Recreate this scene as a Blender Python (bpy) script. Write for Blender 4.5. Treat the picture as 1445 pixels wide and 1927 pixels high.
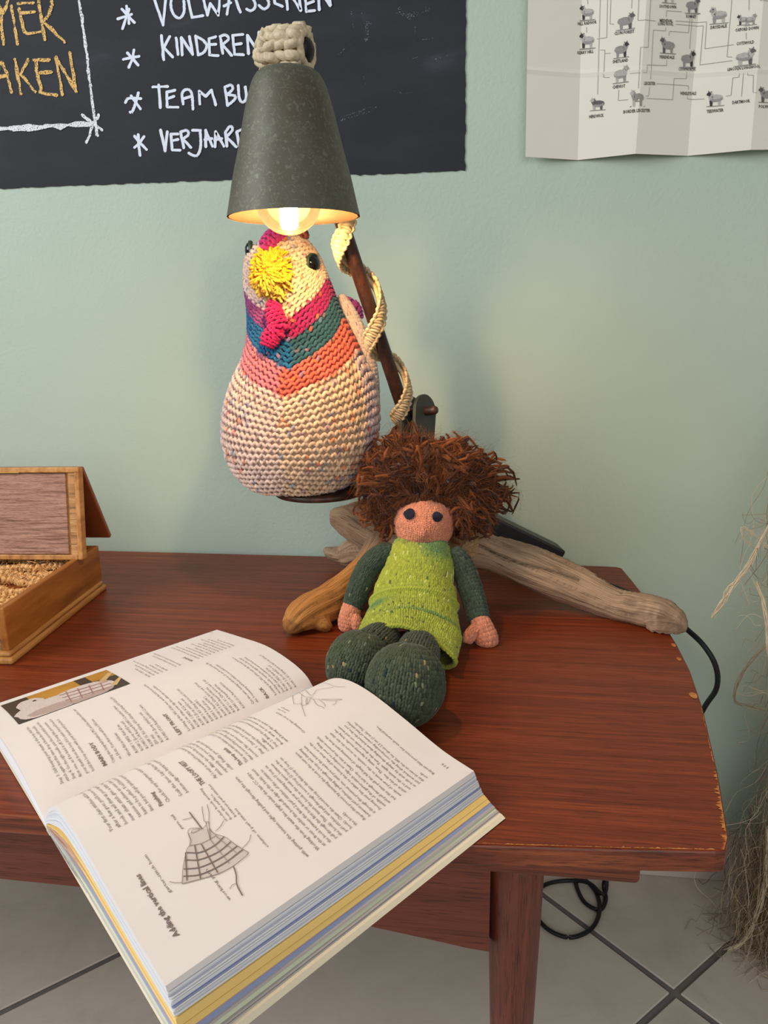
import bpy, math, random
import numpy as np
from mathutils import Matrix

for _o in list(bpy.data.objects):
    bpy.data.objects.remove(_o)
scene = bpy.context.scene
COL = scene.collection
random.seed(7)
rng = np.random.default_rng(11)

# ------------------------------------------------------------------ camera
W, H, FPX = 1445, 1927, 1448.0
CAM = np.array([0.0, -1.10, 0.8613])
TABLE_Z = 0.5180


def cam_axes(pitch, yaw, roll):
    p, y, r = map(math.radians, (pitch, yaw, roll))
    f = np.array([-math.sin(y) * math.cos(p), math.cos(y) * math.cos(p), -math.sin(p)])
    rt = np.array([math.cos(y), math.sin(y), 0.0])
    up = np.cross(rt, f)
    rt2 = rt * math.cos(r) + up * math.sin(r)
    return rt2, np.cross(rt2, f), f


RT, UP, FW = cam_axes(14.0, 8.2, -1.0)
cam_data = bpy.data.cameras.new('camera')
cam_data.sensor_fit = 'HORIZONTAL'
cam_data.sensor_width = 36.0
cam_data.lens = 36.0 * FPX / W
cam_data.clip_start = 0.02
cam = bpy.data.objects.new('camera', cam_data)
COL.objects.link(cam)
M = Matrix.Identity(4)
for i in range(3):
    M[i][0], M[i][1], M[i][2], M[i][3] = RT[i], UP[i], -FW[i], CAM[i]
cam.matrix_world = M
scene.camera = cam

# ------------------------------------------------------------------ light
scene.view_settings.view_transform = 'Standard'
scene.view_settings.look = 'None'
scene.view_settings.exposure = -0.06
scene.view_settings.gamma = 1.0
scene.view_settings.use_curve_mapping = False

world = bpy.data.worlds.new('room_light')
scene.world = world
world.use_nodes = True
_bg = world.node_tree.nodes['Background']
_bg.inputs[0].default_value = (1.0, 0.985, 0.96, 1)
_bg.inputs[1].default_value = 0.25


def area(name, loc, target, size, power, color, size_y=None):
    d = bpy.data.lights.new(name, 'AREA')
    d.shape = 'RECTANGLE'
    d.size = size
    d.size_y = size_y or size
    d.energy = power
    d.color = color
    o = bpy.data.objects.new(name, d)
    COL.objects.link(o)
    o.location = loc
    v = np.array(target, float) - np.array(loc, float)
    from mathutils import Vector
    o.rotation_euler = Vector(v).to_track_quat('-Z', 'Y').to_euler()
    return o


# the shop window, up on the left and in front of the wall
area('window_light', (-2.1, -1.6, 1.95), (0.0, -0.2, 0.75), 1.5, 56, (0.96, 0.985, 1.0), 1.3)
# added soft fill from behind the camera, brightens fore edges, apron and floor
area('front_fill_light', (0.9, -3.9, 1.7), (0.0, -0.3, 0.6), 2.6, 42, (1.0, 0.99, 0.97), 1.8)


# ------------------------------------------------------------------ helpers
def lin(*c):
    out = []
    for v in c[:3]:
        v = v / 255.0
        out.append(v / 12.92 if v <= 0.04045 else ((v + 0.055) / 1.055) ** 2.4)
    return (out[0], out[1], out[2], 1.0)


def ray(x, y):
    return FW + RT * (x - W / 2) / FPX - UP * (y - H / 2) / FPX


def py(x, y, Y):
    """point of the view ray through photo pixel (x, y) lying at depth Y"""
    d = ray(x, y)
    return CAM + d * ((Y - CAM[1]) / d[1])


def pz(x, y, z=TABLE_Z):
    d = ray(x, y)
    return CAM + d * ((z - CAM[2]) / d[2])


def pplane(x, y, P0, n):
    d = ray(x, y)
    return CAM + d * (np.dot(np.asarray(P0) - CAM, n) / np.dot(d, n))


def nrm(v):
    return v / np.maximum(np.linalg.norm(v, axis=-1, keepdims=True), 1e-12)


def tag(o, label=None, cat=None, group=None, kind=None):
    if label: o['label'] = label
    if cat: o['category'] = cat
    if group: o['group'] = group
    if kind: o['kind'] = kind
    return o


def empty(name, loc):
    o = bpy.data.objects.new(name, None)
    o.empty_display_size = 0.05
    COL.objects.link(o)
    o.location = loc
    return o


def root_offset(p):
    off = np.zeros(3)
    while p is not None:
        off = off + np.array(p.location)
        p = p.parent
    return off


def mk(name, V, F, mat, parent=None, smooth=True, col=None, mats=None, midx=None, vec=None):
    V = np.asarray(V, float).reshape(-1, 3)
    me = bpy.data.meshes.new(name)
    Vl = V - root_offset(parent)
    org = np.zeros(3)
    if parent is None:
        org = (Vl.min(0) + Vl.max(0)) / 2
        org[2] = Vl[:, 2].min()
        Vl = Vl - org
    if isinstance(F, np.ndarray):
        k = F.shape[1]
        me.vertices.add(len(Vl))
        me.vertices.foreach_set('co', Vl.astype(np.float32).ravel())
        me.loops.add(F.size)
        me.loops.foreach_set('vertex_index', F.astype(np.int32).ravel())
        me.polygons.add(len(F))
        me.polygons.foreach_set('loop_start', np.arange(len(F), dtype=np.int32) * k)
        me.update(calc_edges=True)
    else:
        me.from_pydata(Vl.tolist(), [], [list(map(int, f)) for f in F])
    me.validate()
    me.update()
    if smooth:
        me.polygons.foreach_set('use_smooth', np.ones(len(me.polygons), bool))
    if col is not None:
        a = me.color_attributes.new('Col', 'FLOAT_COLOR', 'POINT')
        c = np.asarray(col, np.float32)
        if c.shape[-1] == 3:
            c = np.concatenate([c, np.ones(c.shape[:-1] + (1,), np.float32)], -1)
        c = np.broadcast_to(c.reshape(-1, 4), (len(Vl), 4))
        a.data.foreach_set('color', c.astype(np.float32).ravel())
    if vec is not None:
        a = me.attributes.new('grain', 'FLOAT_VECTOR', 'POINT')
        a.data.foreach_set('vector', np.asarray(vec, np.float32).ravel())
    for m in (mats or [mat]):
        me.materials.append(m)
    if midx is not None:
        me.polygons.foreach_set('material_index', np.asarray(midx, np.int32))
    o = bpy.data.objects.new(name, me)
    COL.objects.link(o)
    if parent is not None:
        o.parent = parent
    else:
        o.location = org
    return o


def bevel(o, w, seg=2):
    b = o.modifiers.new('bevel', 'BEVEL')
    b.width = w
    b.segments = seg
    b.limit_method = 'ANGLE'
    b.angle_limit = 0.6
    return o


def prism(outline, z0, z1, axis=None):
    """outline: list of 3-vectors (planar); extruded by vector from z0 to z1 along axis"""
    P = np.asarray(outline, float)
    n = len(P)
    a = np.array([0, 0, 1.0]) if axis is None else np.asarray(axis, float)
    V = np.vstack([P + a * z0, P + a * z1])
    F = [list(range(n))[::-1], list(range(n, 2 * n))]
    F += [[i, (i + 1) % n, n + (i + 1) % n, n + i] for i in range(n)]
    return V, F


def boxv(O, ex, ey, ez):
    """box from corner O with edge vectors"""
    O, ex, ey, ez = [np.asarray(q, float) for q in (O, ex, ey, ez)]
    V = [O + ex * a + ey * b + ez * c for c in (0, 1) for b in (0, 1) for a in (0, 1)]
    F = [[0, 2, 3, 1], [4, 5, 7, 6], [0, 1, 5, 4], [2, 6, 7, 3], [0, 4, 6, 2], [1, 3, 7, 5]]
    return np.array(V), F


def join(parts):
    V, F, n = [], [], 0
    for v, f in parts:
        v = np.asarray(v).reshape(-1, 3)
        V.append(v)
        F += [[i + n for i in ff] for ff in (f.tolist() if isinstance(f, np.ndarray) else f)]
        n += len(v)
    return np.vstack(V), F


def catmull(pts, n):
    P = np.array(pts, float)
    P = np.vstack([2 * P[0] - P[1], P, 2 * P[-1] - P[-2]])
    out = []
    for i in range(1, len(P) - 2):
        t = np.linspace(0, 1, 16, endpoint=False)[:, None]
        a, b, c, d = P[i - 1], P[i], P[i + 1], P[i + 2]
        out.append(.5 * ((2 * b) + (c - a) * t + (2 * a - 5 * b + 4 * c - d) * t * t + (3 * b - a - 3 * c + d) * t ** 3))
    out.append(P[-2][None])
    Q = np.vstack(out)
    k = min(3, Q.shape[1])
    L = np.r_[0, np.cumsum(np.linalg.norm(np.diff(Q[:, :k], axis=0), axis=1))]
    s = np.linspace(0, L[-1], n)
    return np.stack([np.interp(s, L, Q[:, j]) for j in range(Q.shape[1])], 1)


def grid_faces(R, Mm, closed=False, off=0):
    i = np.arange(R - 1)[:, None]
    j = np.arange(Mm if closed else Mm - 1)[None]
    j2 = (j + 1) % Mm
    return np.stack(np.broadcast_arrays(i * Mm + j, i * Mm + j2, (i + 1) * Mm + j2, (i + 1) * Mm + j), -1).reshape(-1, 4) + off


def tubes(P, rad, ns=6, N=None, closed=False, C=None, squash=1.0):
    """P (R,M,3) centre lines -> vertices, quads, colours"""
    P = np.asarray(P, float)
    R, Mm = P.shape[:2]
    if closed:
        T = np.roll(P, -1, 1) - np.roll(P, 1, 1)
    else:
        T = np.gradient(P, axis=1)
    T = nrm(T)
    if N is None:
        mt = nrm(T.mean(1) + 1e-9)
        ref = np.zeros_like(mt)
        ref[np.arange(R), np.abs(mt).argmin(1)] = 1
        N = np.broadcast_to(ref[:, None], P.shape)
    N = nrm(N - T * (N * T).sum(-1, keepdims=True))
    B = np.cross(T, N)
    a = np.arange(ns) * 2 * np.pi / ns
    r = np.broadcast_to(np.asarray(rad, float), (R, Mm))
    V = P[:, :, None] + r[:, :, None, None] * (np.cos(a)[:, None] * squash * N[:, :, None] + np.sin(a)[:, None] * B[:, :, None])
    m = np.arange(Mm if closed else Mm - 1)
    m2 = (m + 1) % Mm
    k = np.arange(ns)
    k2 = (k + 1) % ns
    base = (np.arange(R) * Mm * ns)[:, None, None]
    F = np.stack(np.broadcast_arrays(base + m[None, :, None] * ns + k, base + m[None, :, None] * ns + k2,
                                     base + m2[None, :, None] * ns + k2, base + m2[None, :, None] * ns + k), -1).reshape(-1, 4)
    cc = None
    if C is not None:
        cc = np.broadcast_to(np.asarray(C, float)[:, :, None, :], (R, Mm, ns, np.shape(C)[-1])).reshape(-1, np.shape(C)[-1])
    return V.reshape(-1, 3), F[:, ::-1], cc


def tube1(pts, rad, n=40, ns=10, ends=True, squash=1.0, N=None):
    """one smooth tube through points with radii (list or number); rounded ends"""
    r = np.full(len(pts), rad) if np.ndim(rad) == 0 else np.asarray(rad, float)
    Q = catmull(np.c_[np.asarray(pts, float), r], n)
    P, rr = Q[:, :3], Q[:, 3]
    if ends:
        t0, t1 = nrm(P[0] - P[1]), nrm(P[-1] - P[-2])
        a = np.array([1.0, .8, .5])
        pre = [P[0] + t0 * rr[0] * k for k in (.6, .5, .3)]
        post = [P[-1] + t1 * rr[-1] * k for k in (.3, .5, .6)]
        P = np.vstack([pre, P, post])
        rr = np.r_[rr[0] * .02, rr[0] * .5, rr[0] * .85, rr, rr[-1] * .85, rr[-1] * .5, rr[-1] * .02]
    V, F, _ = tubes(P[None], rr[None], ns, squash=squash, N=N)
    return V, F


def lathe(profile, centre, n=48, axis=(0, 0, 1), closed_profile=False):
    """profile (r, h) revolved round axis through centre"""
    ax = nrm(np.asarray(axis, float))
    ref = np.array([1.0, 0, 0]) if abs(ax[0]) < .9 else np.array([0, 1.0, 0])
    u = nrm(ref - ax * ref.dot(ax))
    v = np.cross(ax, u)
    a = np.arange(n) * 2 * np.pi / n
    pr = np.asarray(profile, float)
    V = np.asarray(centre) + pr[:, None, 1:2] * ax + pr[:, None, 0:1] * (np.cos(a)[:, None] * u + np.sin(a)[:, None] * v)
    F = grid_faces(len(pr), n, True)
    if closed_profile:
        i = (len(pr) - 1) * n
        j = np.arange(n)
        F = np.vstack([F, np.stack([i + j, i + (j + 1) % n, (j + 1) % n, j], -1)])
    return V.reshape(-1, 3), F


def ellipsoid(c, rx, ry, rz, nu=20, nv=12, ax=None):
    A = np.eye(3) if ax is None else np.asarray(ax, float)
    th = np.linspace(0.02, np.pi - .02, nv)
    ph = np.arange(nu) * 2 * np.pi / nu
    X = np.stack([np.sin(th)[:, None] * np.cos(ph) * rx, np.sin(th)[:, None] * np.sin(ph) * ry,
                  np.cos(th)[:, None] * np.ones(nu) * rz], -1)
    return (np.asarray(c) + X @ A).reshape(-1, 3), grid_faces(nv, nu, True)[:, ::-1]


def fnoise(P, s, seed=0):
    """cheap smooth pseudo noise of points, about -1..1"""
    g = np.random.default_rng(seed)
    out = 0
    for k in range(5):
        d = nrm(g.normal(size=3)) * s * (0.7 + .35 * k)
        out = out + np.sin(P @ d + g.uniform(0, 6.28)) / (1 + .35 * k)
    return out / 2.4


# ------------------------------------------------------------------ materials
def new_mat(name):
    m = bpy.data.materials.new(name)
    m.use_nodes = True
    nt = m.node_tree
    b = nt.nodes['Principled BSDF']
    return m, nt, b


def nd(nt, t, **kw):
    n = nt.nodes.new(t)
    for k, v in kw.items():
        setattr(n, k, v)
    return n


def ramp(nt, stops, interp='LINEAR'):
    n = nt.nodes.new('ShaderNodeValToRGB')
    e = n.color_ramp.elements
    n.color_ramp.interpolation = interp
    while len(e) > 1: e.remove(e[-1])
    e[0].position, e[0].color = stops[0]
    for p, c in stops[1:]:
        q = e.new(p)
        q.color = c
    return n


def noise_mat(name, stops, scale=20, stretch=(1, 1, 1), rough=.6, bump=.2, bdist=.001, detail=6, spec=.4,
              coord='Object', bscale=None, rot=(0, 0, 0), distortion=0.0, coat=0.0, metallic=0.0, attr=None, nrough=.55):
    m, nt, b = new_mat(name)
    if attr:
        tc = nd(nt, 'ShaderNodeAttribute', attribute_name=attr)
        src = tc.outputs['Vector']
    else:
        tc = nd(nt, 'ShaderNodeTexCoord')
        src = tc.outputs[coord]
    mp = nd(nt, 'ShaderNodeMapping')
    mp.inputs['Scale'].default_value = stretch
    mp.inputs['Rotation'].default_value = rot
    nt.links.new(src, mp.inputs[0])
    no = nd(nt, 'ShaderNodeTexNoise')
    no.inputs['Scale'].default_value = scale
    no.inputs['Detail'].default_value = detail
    no.inputs['Roughness'].default_value = nrough
    no.inputs['Distortion'].default_value = distortion
    nt.links.new(mp.outputs[0], no.inputs['Vector'])
    rp = ramp(nt, stops)
    nt.links.new(no.outputs[0], rp.inputs[0])
    nt.links.new(rp.outputs[0], b.inputs['Base Color'])
    b.inputs['Roughness'].default_value = rough
    b.inputs['Specular IOR Level'].default_value = spec
    b.inputs['Coat Weight'].default_value = coat
    b.inputs['Coat Roughness'].default_value = .25
    b.inputs['Metallic'].default_value = metallic
    if bump:
        bn = no
        if bscale:
            bn = nd(nt, 'ShaderNodeTexNoise')
            bn.inputs['Scale'].default_value = bscale
            bn.inputs['Detail'].default_value = 5
            nt.links.new(mp.outputs[0], bn.inputs['Vector'])
        bu = nd(nt, 'ShaderNodeBump')
        bu.inputs['Strength'].default_value = bump
        bu.inputs['Distance'].default_value = bdist
        nt.links.new(bn.outputs[0], bu.inputs['Height'])
        nt.links.new(bu.outputs[0], b.inputs['Normal'])
    return m


def plain(name, c, rough=.6, spec=.4, metallic=0.0, vary=.06, scale=60, bump=0.0):
    c2 = tuple(min(1, v * (1 + vary)) for v in c[:3]) + (1,)
    c1 = tuple(v * (1 - vary) for v in c[:3]) + (1,)
    return noise_mat(name, [(.3, c1), (.7, c2)], scale=scale, rough=rough, spec=spec, metallic=metallic, bump=bump)


def yarn_mat(name, speck=.12, sheen=.5, scale=900, bump=.25):
    """wool: colour from the yarn's own dye (vertex colour), fine fibre grain"""
    m, nt, b = new_mat(name)
    at = nd(nt, 'ShaderNodeAttribute', attribute_name='Col')
    tc = nd(nt, 'ShaderNodeTexCoord')
    no = nd(nt, 'ShaderNodeTexNoise')
    no.inputs['Scale'].default_value = scale
    no.inputs['Detail'].default_value = 3
    nt.links.new(tc.outputs['Object'], no.inputs['Vector'])
    hs = nd(nt, 'ShaderNodeHueSaturation')
    mr = nd(nt, 'ShaderNodeMapRange')
    mr.inputs[3].default_value = 1 - speck
    mr.inputs[4].default_value = 1 + speck
    nt.links.new(no.outputs[0], mr.inputs[0])
    nt.links.new(mr.outputs[0], hs.inputs['Value'])
    nt.links.new(at.outputs['Color'], hs.inputs['Color'])
    nt.links.new(hs.outputs[0], b.inputs['Base Color'])
    b.inputs['Roughness'].default_value = .95
    b.inputs['Specular IOR Level'].default_value = .12
    b.inputs['Sheen Weight'].default_value = sheen * .3
    bu = nd(nt, 'ShaderNodeBump')
    bu.inputs['Strength'].default_value = bump
    bu.inputs['Distance'].default_value = .0004
    nt.links.new(no.outputs[0], bu.inputs['Height'])
    nt.links.new(bu.outputs[0], b.inputs['Normal'])
    return m


MAT = {}
MAT['yarn'] = yarn_mat('wool_yarn')
MAT['paper'] = plain('page_paper', lin(238, 231, 229), rough=.55, spec=.3, vary=.012, scale=25)
MAT['ink'] = plain('brown_ink', lin(128, 110, 104), rough=.8, vary=.05)
MAT['ink_pale'] = plain('pale_ink', lin(168, 152, 146), rough=.8, vary=.05)
MAT['black_plastic'] = plain('black_plastic', lin(22, 24, 28), rough=.38, spec=.5)
MAT['black_rubber'] = plain('black_rubber', lin(16, 16, 18), rough=.5)
# chalkboard paint: near black, faint smears of wiped chalk
m, nt, b = new_mat('chalkboard_paint')
tc = nd(nt, 'ShaderNodeTexCoord')
no = nd(nt, 'ShaderNodeTexNoise'); no.inputs['Scale'].default_value = 6; no.inputs['Detail'].default_value = 8
mp = nd(nt, 'ShaderNodeMapping'); mp.inputs['Rotation'].default_value = (0, .6, 0); mp.inputs['Scale'].default_value = (1, 1, 3)
nt.links.new(tc.outputs['Object'], mp.inputs[0]); nt.links.new(mp.outputs[0], no.inputs['Vector'])
rp = ramp(nt, [(.45, lin(38, 40, 46)), (.64, lin(43, 46, 53)), (.80, lin(66, 70, 78))])
nt.links.new(no.outputs[0], rp.inputs[0]); nt.links.new(rp.outputs[0], b.inputs['Base Color'])
n2 = nd(nt, 'ShaderNodeTexNoise'); n2.inputs['Scale'].default_value = 260; n2.inputs['Detail'].default_value = 3
nt.links.new(tc.outputs['Object'], n2.inputs['Vector'])
bu = nd(nt, 'ShaderNodeBump'); bu.inputs['Strength'].default_value = .35; bu.inputs['Distance'].default_value = .0006
nt.links.new(n2.outputs[0], bu.inputs['Height']); nt.links.new(bu.outputs[0], b.inputs['Normal'])
b.inputs['Roughness'].default_value = .72
b.inputs['Specular IOR Level'].default_value = .3
MAT['chalkboard'] = m


def chalk_mat(name, c, dens):
    """chalk strokes: broken by the tooth of the board"""
    m, nt, b = new_mat(name)
    tc = nd(nt, 'ShaderNodeTexCoord')
    no = nd(nt, 'ShaderNodeTexNoise')
    no.inputs['Scale'].default_value = 700
    no.inputs['Detail'].default_value = 2
    nt.links.new(tc.outputs['Object'], no.inputs['Vector'])
    rp = ramp(nt, [(dens - .06, (0, 0, 0, 1)), (dens + .06, (1, 1, 1, 1))])
    nt.links.new(no.outputs[0], rp.inputs[0])
    nt.links.new(rp.outputs[0], b.inputs['Alpha'])
    b.inputs['Base Color'].default_value = c
    b.inputs['Roughness'].default_value = .95
    b.inputs['Specular IOR Level'].default_value = .1
    return m


MAT['chalk_white'] = chalk_mat('white_chalk', lin(228, 230, 236), .40)
MAT['chalk_marker'] = chalk_mat('white_chalk_marker', lin(222, 232, 245), .22)
MAT['chalk_ochre'] = chalk_mat('ochre_chalk', lin(226, 186, 118), .42)

# painted plaster wall
m = noise_mat('sage_wall_paint', [(.35, lin(174, 192, 177)), (.65, lin(180, 197, 182))], scale=3, rough=.62, bump=.5,
              bdist=.0011, bscale=210, spec=.35)
MAT['wall'] = m


def wood(name, dark, mid, light, sc=(2.2, 60, 60), scale=3.0, rough=.35, bump=.12, spec=.5, coat=0.0, coord='Object', rot=(0, 0, 0), pores=True, nr=.6):
    m, nt, b = new_mat(name)
    tc = nd(nt, 'ShaderNodeTexCoord')
    mp = nd(nt, 'ShaderNodeMapping')
    mp.inputs['Scale'].default_value = sc
    mp.inputs['Rotation'].default_value = rot
    nt.links.new(tc.outputs[coord], mp.inputs[0])
    no = nd(nt, 'ShaderNodeTexNoise')
    no.inputs['Scale'].default_value = scale
    no.inputs['Detail'].default_value = 8
    no.inputs['Roughness'].default_value = nr
    nt.links.new(mp.outputs[0], no.inputs['Vector'])
    rp = ramp(nt, [(.32, dark), (.5, mid), (.68, light)])
    nt.links.new(no.outputs[0], rp.inputs[0])
    last = rp.outputs[0]
    if pores:
        mp2 = nd(nt, 'ShaderNodeMapping')
        mp2.inputs['Scale'].default_value = (sc[0] * 4, sc[1] * 4, sc[2] * 4)
        mp2.inputs['Rotation'].default_value = rot
        nt.links.new(tc.outputs[coord], mp2.inputs[0])
        n2 = nd(nt, 'ShaderNodeTexNoise')
        n2.inputs['Scale'].default_value = scale * 1.4
        n2.inputs['Detail'].default_value = 2
        nt.links.new(mp2.outputs[0], n2.inputs['Vector'])
        r2 = ramp(nt, [(.36, (.34, .32, .32, 1)), (.45, (1, 1, 1, 1))])
        nt.links.new(n2.outputs[0], r2.inputs[0])
        mx = nd(nt, 'ShaderNodeMix', data_type='RGBA', blend_type='MULTIPLY')
        mx.inputs[0].default_value = .8
        nt.links.new(last, mx.inputs[6])
        nt.links.new(r2.outputs[0], mx.inputs[7])
        last = mx.outputs[2]
    nt.links.new(last, b.inputs['Base Color'])
    b.inputs['Roughness'].default_value = rough
    b.inputs['Specular IOR Level'].default_value = spec
    b.inputs['Coat Weight'].default_value = coat
    bu = nd(nt, 'ShaderNodeBump')
    bu.inputs['Strength'].default_value = bump
    bu.inputs['Distance'].default_value = .0006
    nt.links.new(no.outputs[0], bu.inputs['Height'])
    nt.links.new(bu.outputs[0], b.inputs['Normal'])
    return m


MAT['table'] = wood('teak_table_top', lin(84, 32, 15), lin(120, 48, 21), lin(148, 66, 29), sc=(1.4, 60, 60), scale=4.2, rough=.40, nr=.75, spec=.32)
MAT['apron_wood'] = wood('teak_apron', lin(92, 42, 28), lin(110, 50, 33), lin(124, 60, 40), sc=(1.6, 50, 50), scale=3.4, rough=.42)
MAT['table_edge'] = wood('teak_edge', lin(74, 32, 18), lin(112, 50, 28), lin(146, 76, 40), sc=(1.2, 42, 60), rough=.42)
MAT['table_leg'] = wood('teak_leg', lin(92, 44, 31), lin(110, 54, 38), lin(124, 64, 46), sc=(60, 60, 2.2), rough=.4)
MAT['worn_edge'] = wood('worn_table_edge', lin(140, 74, 32), lin(186, 112, 52), lin(208, 142, 76), sc=(6, 30, 30), rough=.5)
MAT['lamp_wood'] = wood('dark_lamp_wood', lin(34, 20, 14), lin(54, 30, 20), lin(78, 42, 26), sc=(40, 40, 5), rough=.45)
MAT['bracket'] = plain('grey_painted_bracket', lin(58, 62, 56), rough=.55, vary=.1)
MAT['cord'] = noise_mat('cotton_cord', [(.3, lin(176, 150, 112)), (.7, lin(214, 192, 154))], scale=160, rough=.95, bump=.5, bdist=.0008, spec=.1, stretch=(1, 1, 3))
MAT['knot'] = noise_mat('cream_cotton', [(.3, lin(186, 168, 138)), (.7, lin(222, 208, 180))], scale=260, rough=.95, bump=.6, bdist=.0008, spec=.1, stretch=(1, 3, 1))

# ================================================================== ROOM
def clip_poly(P, keep):
    out = []
    n = len(P)
    for i in range(n):
        a, b_ = np.array(P[i]), np.array(P[(i + 1) % n])
        fa, fb = keep(a), keep(b_)
        if fa >= 0: out.append(a)
        if fa * fb < 0: out.append(a + (b_ - a) * fa / (fa - fb))
    return out


tag(mk('wall_back', *boxv((-2.2, 0, -.02), (4.4, 0, 0), (0, .12, 0), (0, 0, 2.4)), MAT['wall'], smooth=False), kind='structure')
MAT['grout'] = plain('dark_grout', lin(118, 112, 108), rough=.9, vary=.10, scale=90)
floor = tag(mk('floor', *boxv((-2.2, -2.4, -.05), (4.4, 0, 0), (0, 2.4, 0), (0, 0, .0465)), MAT['grout'], smooth=False), kind='structure')
MAT['tile'] = noise_mat('stone_tile', [(.28, lin(184, 174, 162)), (.5, lin(202, 191, 179)), (.75, lin(210, 200, 188))], scale=7,
                        rough=.42, bump=.1, bdist=.001, detail=10, spec=.4, bscale=40, nrough=.7, distortion=.6)
TS, GR = 0.5168, 0.0095
TI = np.array([.2488, -.2313])
ua, ub = np.array([1, 1]) / 2 ** .5, np.array([-1, 1]) / 2 ** .5
for i in range(-4, 4):
    for j in range(-5, 4):
        o0 = TI + ua * i * TS + ub * j * TS
        g = GR / 2
        Q = [o0 + ua * g + ub * g, o0 + ua * (TS - g) + ub * g, o0 + ua * (TS - g) + ub * (TS - g), o0 + ua * g + ub * (TS - g)]
        for kp in (lambda p: -.0005 - p[1], lambda p: p[1] + 1.7, lambda p: p[0] + 1.6, lambda p: 1.6 - p[0]):
            Q = clip_poly(Q, kp)
            if len(Q) < 3: break
        if len(Q) < 3: continue
        V, F = prism([(q[0], q[1], 0) for q in Q], -.0035, 0)
        bevel(mk('tile', V, F, MAT['tile'], floor, smooth=False), .0012, 1)
MAT['skirting'] = noise_mat('skirting_tile', [(.3, lin(196, 184, 176)), (.7, lin(206, 195, 187))], scale=9, rough=.4, bump=0, spec=.4)
tag(bevel(mk('baseboard_back', *boxv((-2.2, -.0095, .0), (4.4, 0, 0), (0, .0095, 0), (0, 0, .0838)), MAT['skirting'], smooth=False), .0015, 2), kind='structure')

# ================================================================== TABLE
half = [(-.012, -.6494), (.08, -.643), (.150, -.637), (.1571, -.6349), (.1625, -.622), (.170, -.580), (.177, -.5395), (.1916, -.4359), (.1985, -.36),
        (.1997, -.3002), (.198, -.225), (.1933, -.1541), (.188, -.09), (.1824, -.0354), (.176, -.030), (.1529, -.0284), (-.2, -.016)]
CX = -.55
out2 = half + [(2 * CX - x, y) for x, y in half[::-1]]
out2 += [(CX, -.657)]
table = empty('dining_table', (CX, -.33, 0))
tag(table, 'reddish brown teak table with curved worn end pushed against green wall', 'table')
V, F = prism([(x, y, TABLE_Z - .0168) for x, y in out2], 0, .0168)
mi = [0, 0] + [1] * (len(F) - 2)
top = mk('table_top', V, F, None, table, smooth=False, mats=[MAT['table'], MAT['table_edge']], midx=mi)
bevel(top, .0016, 2)
# pale worn band where the varnish has gone at the curved end and front corner
wv = []
for k, (x, y) in enumerate(half[3:8]):
    w = (.0016, .0034, .0030, .0014, .0003)[k]
    wv.append([(x - .0012, y, TABLE_Z + .0003), (x - .0012 - w, y, TABLE_Z + .0003)])
wv = np.array(wv)
q = np.linspace(0, len(wv) - 1, 160)
rim = np.array([[np.interp(q, np.arange(len(wv)), wv[:, e_, d_]) for d_ in range(3)] for e_ in range(2)]).transpose(2, 0, 1)
rag = np.clip(rng.normal(size=160) * .55 + .45 + .3 * np.sin(np.arange(160) * .35), .05, 1.6)
rim[:, 1] = rim[:, 0] + (rim[:, 1] - rim[:, 0]) * rag[:, None]
mk('worn_rim', rim.reshape(-1, 3), grid_faces(160, 2), MAT['worn_edge'], table, smooth=False)
fx = np.linspace(-.06, .150, 200)
fy = np.interp(fx, [q_[0] for q_ in half[:3]], [q_[1] for q_ in half[:3]])
rg_ = np.clip(rng.normal(size=200) * .0004 + .0007, .00005, .002)
mk('worn_front_edge', np.stack([np.c_[fx, fy + .0013, np.full(200, TABLE_Z + .0003)], np.c_[fx, fy + .0013 + rg_, np.full(200, TABLE_Z + .0003)]], 1).reshape(-1, 3), grid_faces(200, 2)[:, ::-1], MAT['worn_edge'], table, smooth=False)
for (x, y, r_) in ((.1925, -.4155, .0045), (.196, -.335, .003), (.1983, -.3, .003)):
    a = np.arange(9) / 9 * 6.283
    mk('chip', np.c_[x - r_ * .9 + r_ * .8 * np.cos(a) * (1 + .2 * np.sin(3 * a)), y + 1.5 * r_ * np.sin(a), np.full(9, TABLE_Z + .0004)], [list(range(9))], MAT['worn_edge'], table, smooth=False)
for sgn in (0, 1):
    X = lambda x: x if not sgn else 2 * CX - x
V, F = boxv((2 * CX - .107, -.624, .4762), (2 * .107 - 2 * CX, 0, 0), (0, .575, 0), (0, 0, .0249))
bevel(mk('sub_frame', V, F, MAT['table_edge'], table, smooth=False), .004, 3)
apx = np.array([.004, -.012, -.05, -.095, -.16, -.25, -.342, -.45, CX])
apz = np.array([.3675, .3688, .375, .3816, .388, .3925, .394, .3955, .396])
for Yf in (-.58, -.092):
    lower = [(x, Yf, z) for x, z in zip(apx, apz)] + [(2 * CX - x, Yf, z) for x, z in list(zip(apx, apz))[::-1][1:]]
    V, F = prism(lower + [(2 * CX - .004, Yf, .4765), (.004, Yf, .4765)], 0, .018, axis=(0, 1, 0))
    mk('apron', V, F, MAT['apron_wood'], table, smooth=False)
for x, y in ((.0243, -.56), (.0243, -.083), (2 * CX - .0243, -.56), (2 * CX - .0243, -.083)):
    V, F = lathe([(.0001, 0), (.0120, 0), (.0130, .004), (.0180, .27), (.0222, .42), (.0232, .4765), (.0001, .4765)], (x, y, 0), 32,
                 axis=(.0 if x > CX else 0, 0, 1))
    mk('leg', V, F, MAT['table_leg'], table)

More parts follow.
